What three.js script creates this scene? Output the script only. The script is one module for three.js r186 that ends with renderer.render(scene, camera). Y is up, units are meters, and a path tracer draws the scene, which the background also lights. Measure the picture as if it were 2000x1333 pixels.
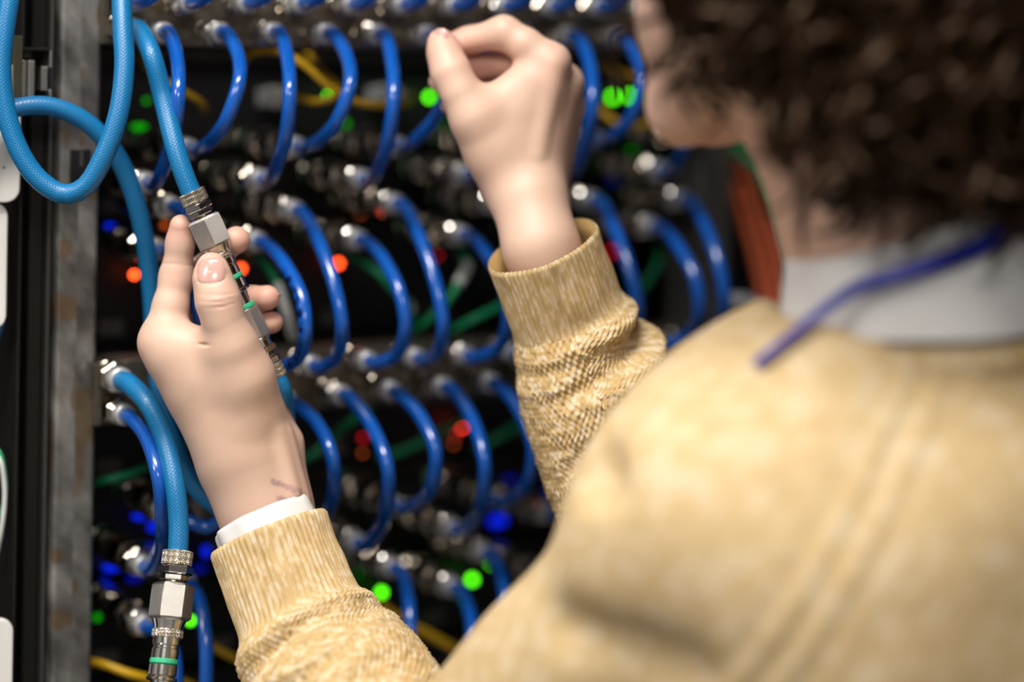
import * as THREE from 'three';
import { mergeGeometries, mergeVertices, toCreasedNormals } from 'three/addons/utils/BufferGeometryUtils.js';
import { RoundedBoxGeometry } from 'three/addons/geometries/RoundedBoxGeometry.js';
import { RectAreaLightUniformsLib } from 'three/addons/lights/RectAreaLightUniformsLib.js';

// ---------------------------------------------------------------- camera, light, exposure
RectAreaLightUniformsLib.init();
const scene = new THREE.Scene();
scene.background = new THREE.Color(0x000000);
const FP = 4300, CX = 1000, CY = 100;                 // focal length and principal point in photo pixels
const camera = new THREE.PerspectiveCamera(2 * Math.atan(666.5 / FP) * 180 / Math.PI, 2000 / 1333, 0.05, 50);
camera.position.set(0, 1.45, 0);
camera.rotation.z = 0.016;
camera.setViewOffset(2000, 1333, 0, 666.5 - CY, 2000, 1333);
camera.focus = 1.345;
camera.userData.fStop = 1.35;
camera.updateMatrixWorld(true);
const renderer = new THREE.WebGLRenderer({ antialias: true });
renderer.toneMapping = THREE.LinearToneMapping;
renderer.toneMappingExposure = 1.0;
renderer.shadowMap.enabled = true;

const ANG = 29 * Math.PI / 180;                       // how far the rack front is turned from the picture plane
const UV = new THREE.Vector3(Math.cos(ANG), 0, -Math.sin(ANG)), NV = new THREE.Vector3(Math.sin(ANG), 0, Math.cos(ANG)), VV = new THREE.Vector3(0, 1, 0);
const CAM = camera.position.clone();
const RIGHT = new THREE.Vector3(1, 0, 0).applyQuaternion(camera.quaternion), UPV = new THREE.Vector3(0, 1, 0).applyQuaternion(camera.quaternion), BACK = new THREE.Vector3(0, 0, 1).applyQuaternion(camera.quaternion);
function P(px, py, z) { return CAM.clone().addScaledVector(RIGHT, (px - CX) / FP * z).addScaledVector(UPV, -(py - CY) / FP * z).addScaledVector(BACK, -z); }
const P0 = P(150, 600, 1.42);                          // a point of the rack's front plane
function R(px, py, off = 0) {                          // the point of the plane `off` metres in front of the rack front
  const d = P(px, py, 1).sub(CAM), q = P0.clone().addScaledVector(NV, off).sub(CAM);
  return CAM.clone().addScaledVector(d, q.dot(NV) / d.dot(NV));
}
function loc(p) { const d = p.clone().sub(P0); return [d.dot(UV), p.y, d.dot(NV)]; }        // rack coordinates: along, height, out
function rackPoint(u, y, w) { return new THREE.Vector3(P0.x, y, P0.z).addScaledVector(UV, u).addScaledVector(NV, w); }

const LAMPS = [[-0.45, 0.62, 0.9, 0.3], [-2.1, 0.62, 0.9, 0.3], [-0.95, 2.4, 0.9, 0.3]];
const LAMP_POWER = 21, LAMP_GLOW = 20, CEILING_Y = 2.55;

// ---------------------------------------------------------------- helpers
let seed = 12345;
function rnd() { seed = (seed * 1664525 + 1013904223) >>> 0; return seed / 4294967296; }
function hash3(x, y, z) { let h = (x * 374761393 + y * 668265263 + z * 2147483647) | 0; h = Math.imul(h ^ (h >>> 13), 1274126177); h ^= h >>> 16; return (h >>> 0) / 4294967296; }
function noise3(x, y, z) {
  const xi = Math.floor(x), yi = Math.floor(y), zi = Math.floor(z); let fx = x - xi, fy = y - yi, fz = z - zi;
  fx = fx * fx * (3 - 2 * fx); fy = fy * fy * (3 - 2 * fy); fz = fz * fz * (3 - 2 * fz);
  const L = (a, b, t) => a + (b - a) * t, H = (i, j, k) => hash3(xi + i, yi + j, zi + k);
  return L(L(L(H(0, 0, 0), H(1, 0, 0), fx), L(H(0, 1, 0), H(1, 1, 0), fx), fy), L(L(H(0, 0, 1), H(1, 0, 1), fx), L(H(0, 1, 1), H(1, 1, 1), fx), fy), fz);
}
const clamp = (x, a, b) => Math.max(a, Math.min(b, x)), lerp = (a, b, t) => a + (b - a) * t, smooth = (a, b, x) => { const t = clamp((x - a) / (b - a), 0, 1); return t * t * (3 - 2 * t); };
const names = new Map();
function numbered(name) { const n = names.get(name) || 0; names.set(name, n + 1); return n ? `${name}_${String(n).padStart(3, '0')}` : name; }
function shade(o) { o.traverse(c => { if (c.isMesh) { c.castShadow = true; c.receiveShadow = true; } }); return o; }
function thing(name, label, category, group) { const o = new THREE.Group(); o.name = numbered(name); o.userData = { label, category }; if (group) o.userData.group = group; scene.add(o); return o; }
function part(name, geometry, material, parent, label) { const m = new THREE.Mesh(geometry, material); m.name = name; m.castShadow = m.receiveShadow = true; if (label) m.userData.label = label; parent.add(m); return m; }
function meshThing(name, geometry, material, label, category, group) { const m = part(numbered(name), geometry, material, scene); m.userData = { label, category }; if (group) m.userData.group = group; return m; }
function structure(name, geometry, material, label) { const m = part(name, geometry, material, scene); m.userData = { kind: 'structure', label, category: name.split('_')[0] }; return m; }
function rackBox(u0, u1, y0, y1, w0, w1, bevel = 0) {   // a box in rack coordinates, as world geometry
  const a = [u1 - u0, y1 - y0, w1 - w0]; const g = bevel ? new RoundedBoxGeometry(a[0], a[1], a[2], 2, bevel) : new THREE.BoxGeometry(...a);
  g.translate((u0 + u1) / 2, (y0 + y1) / 2, (w0 + w1) / 2); g.rotateY(ANG); g.translate(P0.x, 0, P0.z); return g;
}
function tube(pts, r, seg = 80, rad = 14) {
  const c = new THREE.CatmullRomCurve3(pts, false, 'centripetal'), g = new THREE.TubeGeometry(c, seg, r, rad, false), uv = g.attributes.uv, L = c.getLength();
  for (let i = 0; i < uv.count; i++) uv.setXY(i, uv.getX(i) * L, uv.getY(i) * 2 * Math.PI * r);
  return g;
}
function lathe(profile, seg = 28) {                    // profile of [radius, along] in mm; axis +Z, flat facets kept crisp
  const g = new THREE.LatheGeometry(profile.map(([r, z]) => new THREE.Vector2(r / 1000, z / 1000)), seg);
  g.rotateX(Math.PI / 2); return toCreasedNormals(g, seg <= 8 ? 0.35 : 0.6);
}
function hexNut(r, z0, z1, c = 0.9) { return lathe([[0.1, z0], [r - c * 1.3, z0], [r, z0 + c], [r, z1 - c], [r - c * 1.3, z1], [0.1, z1]], 6); }
function ringBand(r, z0, z1, c = 0.4, seg = 28) { return lathe([[0.1, z0], [r - c, z0], [r, z0 + c], [r, z1 - c], [r - c, z1], [0.1, z1]], seg); }
function knurl(r, z0, z1, n = 26, rows = 6) {          // diamond knurling cut into a ring
  const seg = n * 4, g = new THREE.LatheGeometry([[0.1, z0], [r - 0.5, z0], ...Array.from({ length: rows * 4 + 1 }, (_, i) => [r, z0 + 0.4 + (z1 - z0 - 0.8) * i / (rows * 4)]), [r - 0.5, z1], [0.1, z1]].map(([q, z]) => new THREE.Vector2(q / 1000, z / 1000)), seg); g.rotateX(Math.PI / 2);
  const p = g.attributes.position;
  for (let i = 0; i < p.count; i++) {
    const x = p.getX(i), y = p.getY(i), z = p.getZ(i) * 1000, rr = Math.hypot(x, y) * 1000; if (rr < r - 0.3) continue;
    const a = Math.atan2(y, x) * n, b = (z - z0) / (z1 - z0) * rows * Math.PI * 2;
    const d = 0.42 * Math.max(Math.abs(Math.cos((a + b) / 2)) > 0.55 ? 0 : 1, Math.abs(Math.cos((a - b) / 2)) > 0.55 ? 0 : 1), k = (rr - d) / rr; p.setXY(i, x * k, y * k);
  }
  g.deleteAttribute('normal'); const m = g.toNonIndexed(); m.computeVertexNormals(); return m;
}
function dataTexture(w, h, fn, { srgb = true, rep = [1, 1] } = {}) {
  const d = new Uint8Array(w * h * 4);
  for (let j = 0; j < h; j++) for (let i = 0; i < w; i++) { const c = fn(i, j), o = (j * w + i) * 4; d[o] = clamp(c[0], 0, 255); d[o + 1] = clamp(c[1], 0, 255); d[o + 2] = clamp(c[2], 0, 255); d[o + 3] = 255; }
  const t = new THREE.DataTexture(d, w, h, THREE.RGBAFormat); t.magFilter = THREE.LinearFilter; t.minFilter = THREE.LinearMipmapLinearFilter; t.generateMipmaps = true;
  t.wrapS = t.wrapT = THREE.RepeatWrapping; if (srgb) t.colorSpace = THREE.SRGBColorSpace; t.repeat.set(...rep); t.needsUpdate = true; return t;
}
const std = (color, roughness, metalness = 0, extra = {}) => new THREE.MeshStandardMaterial({ color, roughness, metalness, ...extra });
const phys = (color, roughness, extra = {}) => new THREE.MeshPhysicalMaterial({ color, roughness, ...extra });

// ---- implicit surfaces: tapered capsules joined by a smooth minimum, meshed with surface nets
function smin(a, b, k) { const h = Math.max(k - Math.abs(a - b), 0) / k; return Math.min(a, b) - h * h * k * 0.25; }
function bone(a, b, ra, rb) {                          // points are [x, y, z]
  const bx = b[0] - a[0], by = b[1] - a[1], bz = b[2] - a[2], l2 = bx * bx + by * by + bz * bz || 1e-9;
  return (x, y, z) => { const px = x - a[0], py = y - a[1], pz = z - a[2], t = clamp((px * bx + py * by + pz * bz) / l2, 0, 1); const dx = px - bx * t, dy = py - by * t, dz = pz - bz * t; return Math.sqrt(dx * dx + dy * dy + dz * dz) - (ra + (rb - ra) * t); };
}
function chain(pts, k) {                               // pts of [x, y, z, r]
  const bs = []; for (let i = 0; i + 1 < pts.length; i++) bs.push(bone(pts[i], pts[i + 1], pts[i][3], pts[i + 1][3]));
  return (x, y, z) => { let d = bs[0](x, y, z); for (let i = 1; i < bs.length; i++) d = smin(d, bs[i](x, y, z), k); return d; };
}
function meshField(f, lo, hi, cell, slack = cell) {
  const n = [0, 1, 2].map(i => Math.ceil((hi[i] - lo[i]) / cell) + 1), [nx, ny, nz] = n, v = new Float32Array(nx * ny * nz), id = (i, j, k) => (k * ny + j) * nx + i;
  const B = 4;                                         // blocks far from the surface take one sample
  for (let K = 0; K < nz; K += B) for (let J = 0; J < ny; J += B) for (let I = 0; I < nx; I += B) {
    const h = (B - 1) / 2, m = f(lo[0] + (I + h) * cell, lo[1] + (J + h) * cell, lo[2] + (K + h) * cell), far = Math.abs(m) > cell * B * 1.5 + slack;
    for (let k = K; k < Math.min(nz, K + B); k++) for (let j = J; j < Math.min(ny, J + B); j++) for (let i = I; i < Math.min(nx, I + B); i++) v[id(i, j, k)] = far ? m : f(lo[0] + i * cell, lo[1] + j * cell, lo[2] + k * cell);
  }
  const vert = new Int32Array(nx * ny * nz).fill(-1), pos = [], idx = [];
  const E = [[0, 1], [2, 3], [4, 5], [6, 7], [0, 2], [1, 3], [4, 6], [5, 7], [0, 4], [1, 5], [2, 6], [3, 7]];
  for (let k = 0; k + 1 < nz; k++) for (let j = 0; j + 1 < ny; j++) for (let i = 0; i + 1 < nx; i++) {
    const c = []; let m = 0; for (let q = 0; q < 8; q++) { c[q] = v[id(i + (q & 1), j + (q >> 1 & 1), k + (q >> 2))]; if (c[q] < 0) m++; }
    if (m === 0 || m === 8) continue;
    let sx = 0, sy = 0, sz = 0, s = 0;
    for (const [a, b] of E) if (c[a] < 0 !== c[b] < 0) { const t = c[a] / (c[a] - c[b]); sx += lerp(a & 1, b & 1, t); sy += lerp(a >> 1 & 1, b >> 1 & 1, t); sz += lerp(a >> 2, b >> 2, t); s++; }
    vert[id(i, j, k)] = pos.length / 3; pos.push(lo[0] + (i + sx / s) * cell, lo[1] + (j + sy / s) * cell, lo[2] + (k + sz / s) * cell);
  }
  const quad = (a, b, c, d, flip) => { if (a < 0 || b < 0 || c < 0 || d < 0) return; flip ? idx.push(a, c, b, a, d, c) : idx.push(a, b, c, a, c, d); };
  for (let k = 1; k + 1 < nz; k++) for (let j = 1; j + 1 < ny; j++) for (let i = 1; i + 1 < nx; i++) {
    const s = v[id(i, j, k)] < 0;
    if (s !== v[id(i + 1, j, k)] < 0) quad(vert[id(i, j - 1, k - 1)], vert[id(i, j, k - 1)], vert[id(i, j, k)], vert[id(i, j - 1, k)], !s);
    if (s !== v[id(i, j + 1, k)] < 0) quad(vert[id(i - 1, j, k - 1)], vert[id(i - 1, j, k)], vert[id(i, j, k)], vert[id(i, j, k - 1)], !s);
    if (s !== v[id(i, j, k + 1)] < 0) quad(vert[id(i - 1, j - 1, k)], vert[id(i, j - 1, k)], vert[id(i, j, k)], vert[id(i - 1, j, k)], !s);
  }
  const nor = new Float32Array(pos.length), e = cell * 0.6;
  for (let q = 0; q < pos.length; q += 3) {
    const x = pos[q], y = pos[q + 1], z = pos[q + 2], a = f(x + e, y, z) - f(x - e, y, z), b = f(x, y + e, z) - f(x, y - e, z), c = f(x, y, z + e) - f(x, y, z - e), l = Math.hypot(a, b, c) || 1;
    nor[q] = a / l; nor[q + 1] = b / l; nor[q + 2] = c / l;
  }
  const g = new THREE.BufferGeometry(); g.setAttribute('position', new THREE.Float32BufferAttribute(pos, 3)); g.setAttribute('normal', new THREE.BufferAttribute(nor, 3)); g.setIndex(idx); return g;
}
function paint(g, fn) { const p = g.attributes.position, c = new Float32Array(p.count * 3); for (let i = 0; i < p.count; i++) { const q = fn(p.getX(i), p.getY(i), p.getZ(i), i); c[i * 3] = q[0]; c[i * 3 + 1] = q[1]; c[i * 3 + 2] = q[2]; } g.setAttribute('color', new THREE.BufferAttribute(c, 3)); return g; }
const mix3 = (a, b, t) => [lerp(a[0], b[0], t), lerp(a[1], b[1], t), lerp(a[2], b[2], t)];

// ---------------------------------------------------------------- materials
const brushed = dataTexture(256, 1024, (i, j) => {
  const s = noise3(i * 0.02 + j * 0.012, j * 0.02 - i * 0.006, 3) * 0.6 + noise3(i * 0.07 + j * 0.03, j * 0.05, 9) * 0.25 + noise3(i * 0.6 + j * 0.5, j * 0.12 - i * 0.1, 5) * 0.15;
  const rust = smooth(0.73, 0.8, noise3(i * 0.03, j * 0.022, 21)) * 0.55, b = 70 + 130 * s;
  return [lerp(b, 120, rust), lerp(b * 0.985, 92, rust), lerp(b * 0.96, 60, rust)];
});
const brushedRough = dataTexture(256, 1024, (i, j) => { const s = noise3(i * 0.03 + j * 0.015, j * 0.02, 33) * 0.7 + noise3(i * 0.7, j * 0.15, 7) * 0.3, b = 85 + 110 * s; return [b, b, b]; }, { srgb: false });
const dull = dataTexture(512, 256, (i, j) => { const s = noise3(i * 0.03, j * 0.04, 41) * 0.6 + noise3(i * 0.12, j * 0.3, 44) * 0.4, st = smooth(0.62, 0.72, noise3(i * 0.04, j * 0.06, 50)), b = 95 + 90 * s; return [lerp(b, 120, st * 0.6), lerp(b * 0.95, 100, st * 0.6), lerp(b * 0.87, 70, st * 0.6)]; });
const braid = dataTexture(64, 64, (i, j) => { const a = Math.abs(((i + j) / 16 % 1) - 0.5) * 2, b = Math.abs(((i - j + 64) / 16 % 1) - 0.5) * 2, h = 255 * Math.min(1, 0.35 + 0.65 * Math.max(a, b) * Math.min(1, 0.5 + a * b)); return [h, h, h]; }, { srgb: false, rep: [1 / 0.009, 1 / 0.0098] });
const M = {
  nickel: std(new THREE.Color().setRGB(0.50, 0.45, 0.38), 0.15, 1),
  chrome: std(new THREE.Color().setRGB(0.72, 0.70, 0.67), 0.13, 1),
  chromeWorn: std(new THREE.Color().setRGB(0.70, 0.68, 0.65), 0.17, 1, { bumpMap: dataTexture(128, 128, (i, j) => { const h = 255 * noise3(i * 0.35, j * 0.35, 2); return [h, h, h]; }, { srgb: false, rep: [90, 90] }), bumpScale: 0.00004 }),
  knurl: std(new THREE.Color().setRGB(0.60, 0.55, 0.48), 0.28, 1),
  collar: std(new THREE.Color().setRGB(0.50, 0.50, 0.50), 0.4, 0.45),
  greenRing: phys(new THREE.Color().setRGB(0.05, 0.52, 0.27), 0.4),
  hose: phys(new THREE.Color().setRGB(0.004, 0.085, 0.42), 0.2, { clearcoat: 0.6, clearcoatRoughness: 0.12 }),
  braided: phys(new THREE.Color().setRGB(0.005, 0.165, 0.40), 0.36, { bumpMap: braid, bumpScale: 0.00022, clearcoat: 0.2, clearcoatRoughness: 0.25 }),
  yellow: phys(new THREE.Color().setRGB(0.72, 0.42, 0.012), 0.42),
  green: phys(new THREE.Color().setRGB(0.006, 0.27, 0.11), 0.45),
  orange: phys(new THREE.Color().setRGB(0.78, 0.17, 0.075), 0.5),
  grey: phys(new THREE.Color().setRGB(0.35, 0.36, 0.4), 0.45),
  post: std(0xffffff, 1, 0.8, { map: brushed, roughnessMap: brushedRough }),
  manifold: std(0xb8b8b8, 0.42, 0.7, { map: dull }),
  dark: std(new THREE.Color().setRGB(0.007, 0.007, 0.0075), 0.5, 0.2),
  darkMetal: std(new THREE.Color().setRGB(0.02, 0.018, 0.016), 0.45, 0.6),
  greyMetal: std(new THREE.Color().setRGB(0.11, 0.105, 0.10), 0.45, 0.6),
  zinc: std(new THREE.Color().setRGB(0.45, 0.44, 0.40), 0.35, 0.9),
  white: phys(new THREE.Color().setRGB(0.74, 0.73, 0.71), 0.45),
  plug: phys(new THREE.Color().setRGB(0.6, 0.62, 0.62), 0.35, { transmission: 0.2, thickness: 0.004 }),
  label: phys(new THREE.Color().setRGB(0.6, 0.62, 0.6), 0.6),
};

// ---------------------------------------------------------------- the room: an aisle of a server hall
const wallMat = std(new THREE.Color().setRGB(0.48, 0.47, 0.46), 0.8), floorMat = std(new THREE.Color().setRGB(0.12, 0.12, 0.125), 0.55), ceilMat = std(new THREE.Color().setRGB(0.5, 0.5, 0.49), 0.9);
const U0 = -3.4, U1 = 3.4, W0 = -1.3, W1 = 3.6;
structure('floor', rackBox(U0 - 0.1, U1 + 0.1, -0.1, 0, W0 - 0.1, W1 + 0.1), floorMat, 'grey raised floor of the server hall');
structure('ceiling', rackBox(U0 - 0.1, U1 + 0.1, CEILING_Y, CEILING_Y + 0.1, W0 - 0.1, W1 + 0.1), ceilMat, 'pale ceiling of the server hall');
structure('wall_back', rackBox(U0, U1, 0, CEILING_Y, W0 - 0.1, W0), wallMat, 'plain grey wall behind the racks');
structure('wall_front', rackBox(U0, U1, 0, CEILING_Y, W1, W1 + 0.1), wallMat, 'plain grey wall facing the racks');
structure('wall_left', rackBox(U0 - 0.1, U0, 0, CEILING_Y, W0, W1), wallMat, 'plain grey end wall of the aisle by the open cabinet');
structure('wall_right', rackBox(U1, U1 + 0.1, 0, CEILING_Y, W0, W1), wallMat, 'plain grey end wall of the aisle by the orange cables');
for (const [u, w, a, b] of LAMPS) {
  const t = thing('ceiling_light', ['long white light panel in the ceiling above the hands', 'long white light panel in the ceiling farther along the racks', 'long white light panel in the ceiling behind the person, over the aisle'][LAMPS.findIndex(q => q[0] === u && q[1] === w)], 'light', 'ceiling light panels');
  part('frame', rackBox(u - a / 2 - 0.02, u + a / 2 + 0.02, CEILING_Y - 0.012, CEILING_Y - 0.002, w - b / 2 - 0.02, w + b / 2 + 0.02), M.white, t);
  part('diffuser', rackBox(u - a / 2, u + a / 2, CEILING_Y - 0.018, CEILING_Y - 0.012, w - b / 2, w + b / 2), std(0xffffff, 0.6, 0, { emissive: new THREE.Color().setRGB(1, 0.95, 0.88), emissiveIntensity: LAMP_GLOW }), t);
  const l = new THREE.RectAreaLight(new THREE.Color().setRGB(1, 0.95, 0.88), LAMP_POWER, a, b), p = rackPoint(u, CEILING_Y - 0.022, w);
  l.position.copy(p); l.lookAt(p.x, 0, p.z); l.castShadow = true; t.add(l);
}

// ---------------------------------------------------------------- the rack
const uAt = (px, off = 0) => loc(R(px, 500, off))[0], yAt = (px, py, off = 0) => R(px, py, off).y;
const postL = uAt(112), postR = uAt(192), bayR = uAt(1368), post2R = uAt(1428);
const RACK_H = 2.1;
{
  const g = thing('server_rack', 'tall open rack with worn steel posts holding hoses and servers', 'rack');
  const postShape = (u0, u1, d, b) => { const q = rackBox(u0, u1, 0, RACK_H, -d, 0, b), p = q.attributes.position, uv = new Float32Array(p.count * 2), v = new THREE.Vector3(); for (let i = 0; i < p.count; i++) { const l = loc(v.fromBufferAttribute(p, i)); uv[2 * i] = (l[0] + l[2]) / 0.11; uv[2 * i + 1] = l[1] / 0.45; } q.setAttribute('uv', new THREE.BufferAttribute(uv, 2)); return q; };
  part('post', postShape(postL, postR, 0.05, 0.003), M.post, g, 'scuffed bare steel post');
  part('post', postShape(bayR, post2R, 0.05, 0.003), M.greyMetal, g, 'dark grey steel post');
  const ns = yAt(150, 292), ne = yAt(150, 368);
  part('painted_hole', rackBox(uAt(133), uAt(174), ne, ns, -0.01, 0.0012, 0.0005), M.dark, g, 'black slab painted as the dark of a hole in the post');  // black slab stands in for the shade inside an open square hole
  part('slot_tab', rackBox(uAt(152), uAt(157), yAt(150, 325), yAt(150, 295), 0, 0.002), M.greyMetal, g);
  part('top_panel', rackBox(postL, post2R, RACK_H, RACK_H + 0.03, -0.75, 0), M.dark, g);  // unseen top, rear, side and base panels, added to keep the interior dark
  part('rear_panel', rackBox(postL, post2R, 0, RACK_H, -0.77, -0.75), M.dark, g);
  part('side_panel', rackBox(postL - 0.004, postL, 0, RACK_H, -0.75, -0.02), M.dark, g);
  part('side_panel', rackBox(post2R, post2R + 0.004, 0, RACK_H, -0.75, -0.05), M.dark, g);
  part('base_panel', rackBox(postL, post2R, 0, 0.05, -0.75, 0), M.dark, g);
}
{ // the cabinet beside it, in black
  const g = thing('cable_cabinet', 'black cabinet with deep vertical folds beside the steel post', 'cabinet');
  part('side_panel', rackBox(uAt(66), postL - 0.005, 0, RACK_H, -0.06, -0.012, 0.002), M.darkMetal, g);
  part('fold', rackBox(uAt(36), uAt(43), 0, RACK_H, -0.05, 0.0, 0.001), M.darkMetal, g);
  part('fold', rackBox(uAt(99), uAt(104), 0, RACK_H, -0.02, -0.006, 0.001), M.greyMetal, g);
  part('back_panel', rackBox(-0.6, postL - 0.005, 0, RACK_H, -0.10, -0.08), M.dark, g);
  part('top_panel', rackBox(-0.6, postL - 0.005, RACK_H, RACK_H + 0.03, -0.10, 0), M.dark, g);
}
{ // slide rail end on the cabinet
  const g = thing('slide_rail', 'zinc plated slide rail end beside the steel post', 'rail');
  const u = px => uAt(px, 0.02), y = py => yAt(60, py, 0.02), bar = (n, x0, x1, y0, y1, w0, w1, m, l) => part(n, rackBox(u(x0), u(x1), y(y1), y(y0), w0, w1, 0.0006), m, g, l);
  bar('outer_channel', 24, 42, 70, 192, -0.01, 0.016, std(new THREE.Color().setRGB(0.16, 0.145, 0.10), 0.35, 0.8), 'bronze tinted channel');
  bar('ball_track', 44, 53, 118, 190, -0.01, 0.012, M.zinc); bar('ball_track', 54, 66, 118, 190, -0.01, 0.016, M.zinc);
  bar('upper_lip', 42, 100, 93, 99, -0.012, 0.014, M.darkMetal); bar('edge', 97, 102, 97, 132, -0.012, 0.014, M.zinc); bar('edge', 97, 102, 175, 190, -0.012, 0.014, M.zinc);
  bar('inner_track', 84, 97, 130, 178, -0.012, 0.01, M.zinc); bar('web', 44, 100, 99, 190, -0.02, -0.012, M.dark);
  bar('stop', 46, 62, 98, 114, -0.01, 0.012, M.darkMetal);
}
// servers in the rack
const FACE = -0.115, sL = postR + 0.004, sR = bayR - 0.004;
const ledMat = {}; for (const [k, c, e] of [['green', [0.10, 1, 0.006], 6], ['red', [1, 0.04, 0.018], 9], ['orange', [1, 0.075, 0.012], 10], ['blue', [0.001, 0.02, 1], 1.0], ['dimgreen', [0.005, 0.8, 0.0], 0.5], ['dimorange', [1, 0.16, 0.02], 0.9], ['dimred', [1, 0.01, 0.03], 1], ['dimblue', [0.001, 0.01, 1], 0.22]])
  ledMat[k] = std(0x050505, 0.4, 0, { emissive: new THREE.Color().setRGB(...c), emissiveIntensity: e });
const units = [];
const levels = [-160, 98, 300, 420, 655, 915, 1085, 1270, 1460].map(py => yAt(600, py, FACE));
const unitNotes = ['above the upper hose bar', 'with yellow cables plugged in just below the upper hose bar', 'behind the row of couplings under the yellow cables', 'behind red lamps and the green labelled cables', 'behind the lower hose bar', 'behind the couplings under the lower hose bar', 'with green lamps beside the knitted cuff', 'at the very bottom with yellow cables hanging past'];
for (let i = 0; i + 1 < levels.length; i++) {
  const y1 = levels[i] - 0.002, y0 = levels[i + 1] + 0.001, g = thing('server_unit', 'black server front ' + unitNotes[i], 'server', 'servers stacked in the rack'); units.push(g);
  part('case', rackBox(sL, sR, y0, y1, -0.70, FACE - 0.004), M.dark, g);
  part('bezel', rackBox(sL, sR, y1 - 0.006, y1, FACE - 0.004, FACE + 0.006, 0.001), M.darkMetal, g);
  for (let k = 0; k < 2; k++) part('handle', rackBox(k ? sR - 0.018 : sL + 0.004, k ? sR - 0.004 : sL + 0.018, y0 + 0.006, y1 - 0.010, FACE - 0.004, FACE + 0.008, 0.002), M.darkMetal, g);
  const n = 14; for (let k = 0; k < n; k++) { const u = lerp(sL + 0.03, sR - 0.03, (k + 0.5) / n); part('port', rackBox(u - 0.009, u + 0.009, y0 + 0.006, y0 + 0.017, FACE - 0.004, FACE + 0.001), k % 3 ? M.darkMetal : M.greyMetal, g); }
}
function unitAt(y) { let b = 0; for (let i = 0; i + 1 < levels.length; i++) if (y < levels[i] && y >= levels[i + 1]) b = i; return units[b]; }
const ledShape = new THREE.SphereGeometry(1, 12, 8);
function led(px, py, kind, r = 2.2, off = FACE + 0.004, stretch = [1, 1]) {
  const p = R(px, py, off), m = part('indicator_light', ledShape, ledMat[kind], unitAt(p.y), kind.replace('dim', 'dim ') + ' indicator lamp'); m.position.copy(p); m.rotation.y = ANG; m.scale.set(r * stretch[0] / 1000, r * stretch[1] / 1000, r / 1000);
}
for (const [x, y, k, r, s] of [[838, 190, 'green', 2.4], [1197, 190, 'green', 2.6], [1231, 188, 'green', 2.4], [1268, 190, 'dimgreen', 2.6], [922, 1133, 'green', 2.7], [745, 1158, 'green', 2.6], [372, 1213, 'green', 2.2], [286, 197, 'dimgreen', 2], [272, 248, 'dimgreen', 3, [2, 0.8]], [640, 186, 'green', 1.3], [1232, 305, 'dimgreen', 4], [500, 255, 'dimgreen', 1.6], [676, 242, 'dimgreen', 2.4], [190, 1207, 'dimgreen', 2.4], [868, 245, 'dimgreen', 2], [700, 1120, 'dimgreen', 1.2],
  [262, 537, 'orange', 2.3], [661, 515, 'orange', 2.4], [471, 525, 'orange', 2.2], [901, 833, 'red', 2.7], [1197, 491, 'dimred', 2.6], [705, 417, 'dimorange', 2], [709, 856, 'dimred', 2], [708, 886, 'dimorange', 1.5], [886, 868, 'dimorange', 1.5], [322, 440, 'dimorange', 2], [855, 500, 'dimred', 1.6], [890, 850, 'dimred', 1.6], [1010, 560, 'dimred', 1.5],
  [215, 441, 'blue', 2, [2, 0.8]], [256, 452, 'blue', 2.8, [2.4, 0.8]], [222, 1108, 'blue', 3, [2.6, 1]], [262, 1130, 'dimblue', 3, [2, 1]], [205, 1140, 'dimblue', 3, [1, 2]], [276, 1008, 'blue', 2.6, [2.6, 1]], [300, 1030, 'blue', 2.2, [2, 1.4]], [972, 1018, 'blue', 3.2, [2.4, 1.3]], [1080, 960, 'dimblue', 3, [2, 1.6]], [402, 1078, 'blue', 2.6, [1, 1.6]], [390, 1112, 'dimblue', 2.6, [2, 1]], [1215, 352, 'dimblue', 4, [3, 0.9]], [310, 380, 'dimblue', 2, [1, 1]], [995, 940, 'dimblue', 3, [2, 1]]])
  led(x, y, k, r, FACE + 0.011, s);

// hose bars with their screwed fittings
function hoseBar(label, u0, u1, y0, y1) {
  const g = thing('hose_manifold', label, 'manifold');
  const q = rackBox(u0, u1, y0, y1, -0.032, 0, 0.002), p = q.attributes.position, uv = new Float32Array(p.count * 2), v = new THREE.Vector3(); for (let i = 0; i < p.count; i++) { const l = loc(v.fromBufferAttribute(p, i)); uv[2 * i] = l[0] / 0.12; uv[2 * i + 1] = (l[1] + l[2]) / 0.06; } q.setAttribute('uv', new THREE.BufferAttribute(uv, 2));
  part('bar', q, M.manifold, g, 'dull stained steel bar');
  part('bracket', rackBox(u0 - 0.004, u0 + 0.001, y0 + 0.001, y1 - 0.001, -0.03, 0.006, 0.0008), M.manifold, g);
  for (const t of [0.15, 0.85]) { const s = part('screw', lathe([[0.1, 3], [3, 3], [3.6, 2.2], [3.6, 0], [0.1, 0]], 16), M.chrome, g); s.position.copy(rackPoint(lerp(u0, u1, 0.004) + 0.006, lerp(y0, y1, t), 0)); s.rotation.y = ANG; }
  return g;
}
const barA = hoseBar('steel hose bar with two rows of screwed fittings above the yellow cables', postR + 0.002, bayR - 0.002, yAt(600, 95), yAt(600, 95) + 0.062);
const barB = hoseBar('lower steel hose bar with fittings below the green labelled cables', postR + 0.001, bayR - 0.002, yAt(190, 833), yAt(190, 706));
const fit = { washer: ringBand(8.4, 0, 2, 0.5), hex: hexNut(8.6, 2, 13, 0.9), hex2: hexNut(7.6, 13.4, 18, 0.7), collar: ringBand(6.9, 18, 27, 0.9) };
const FIT = 0.027;
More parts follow.
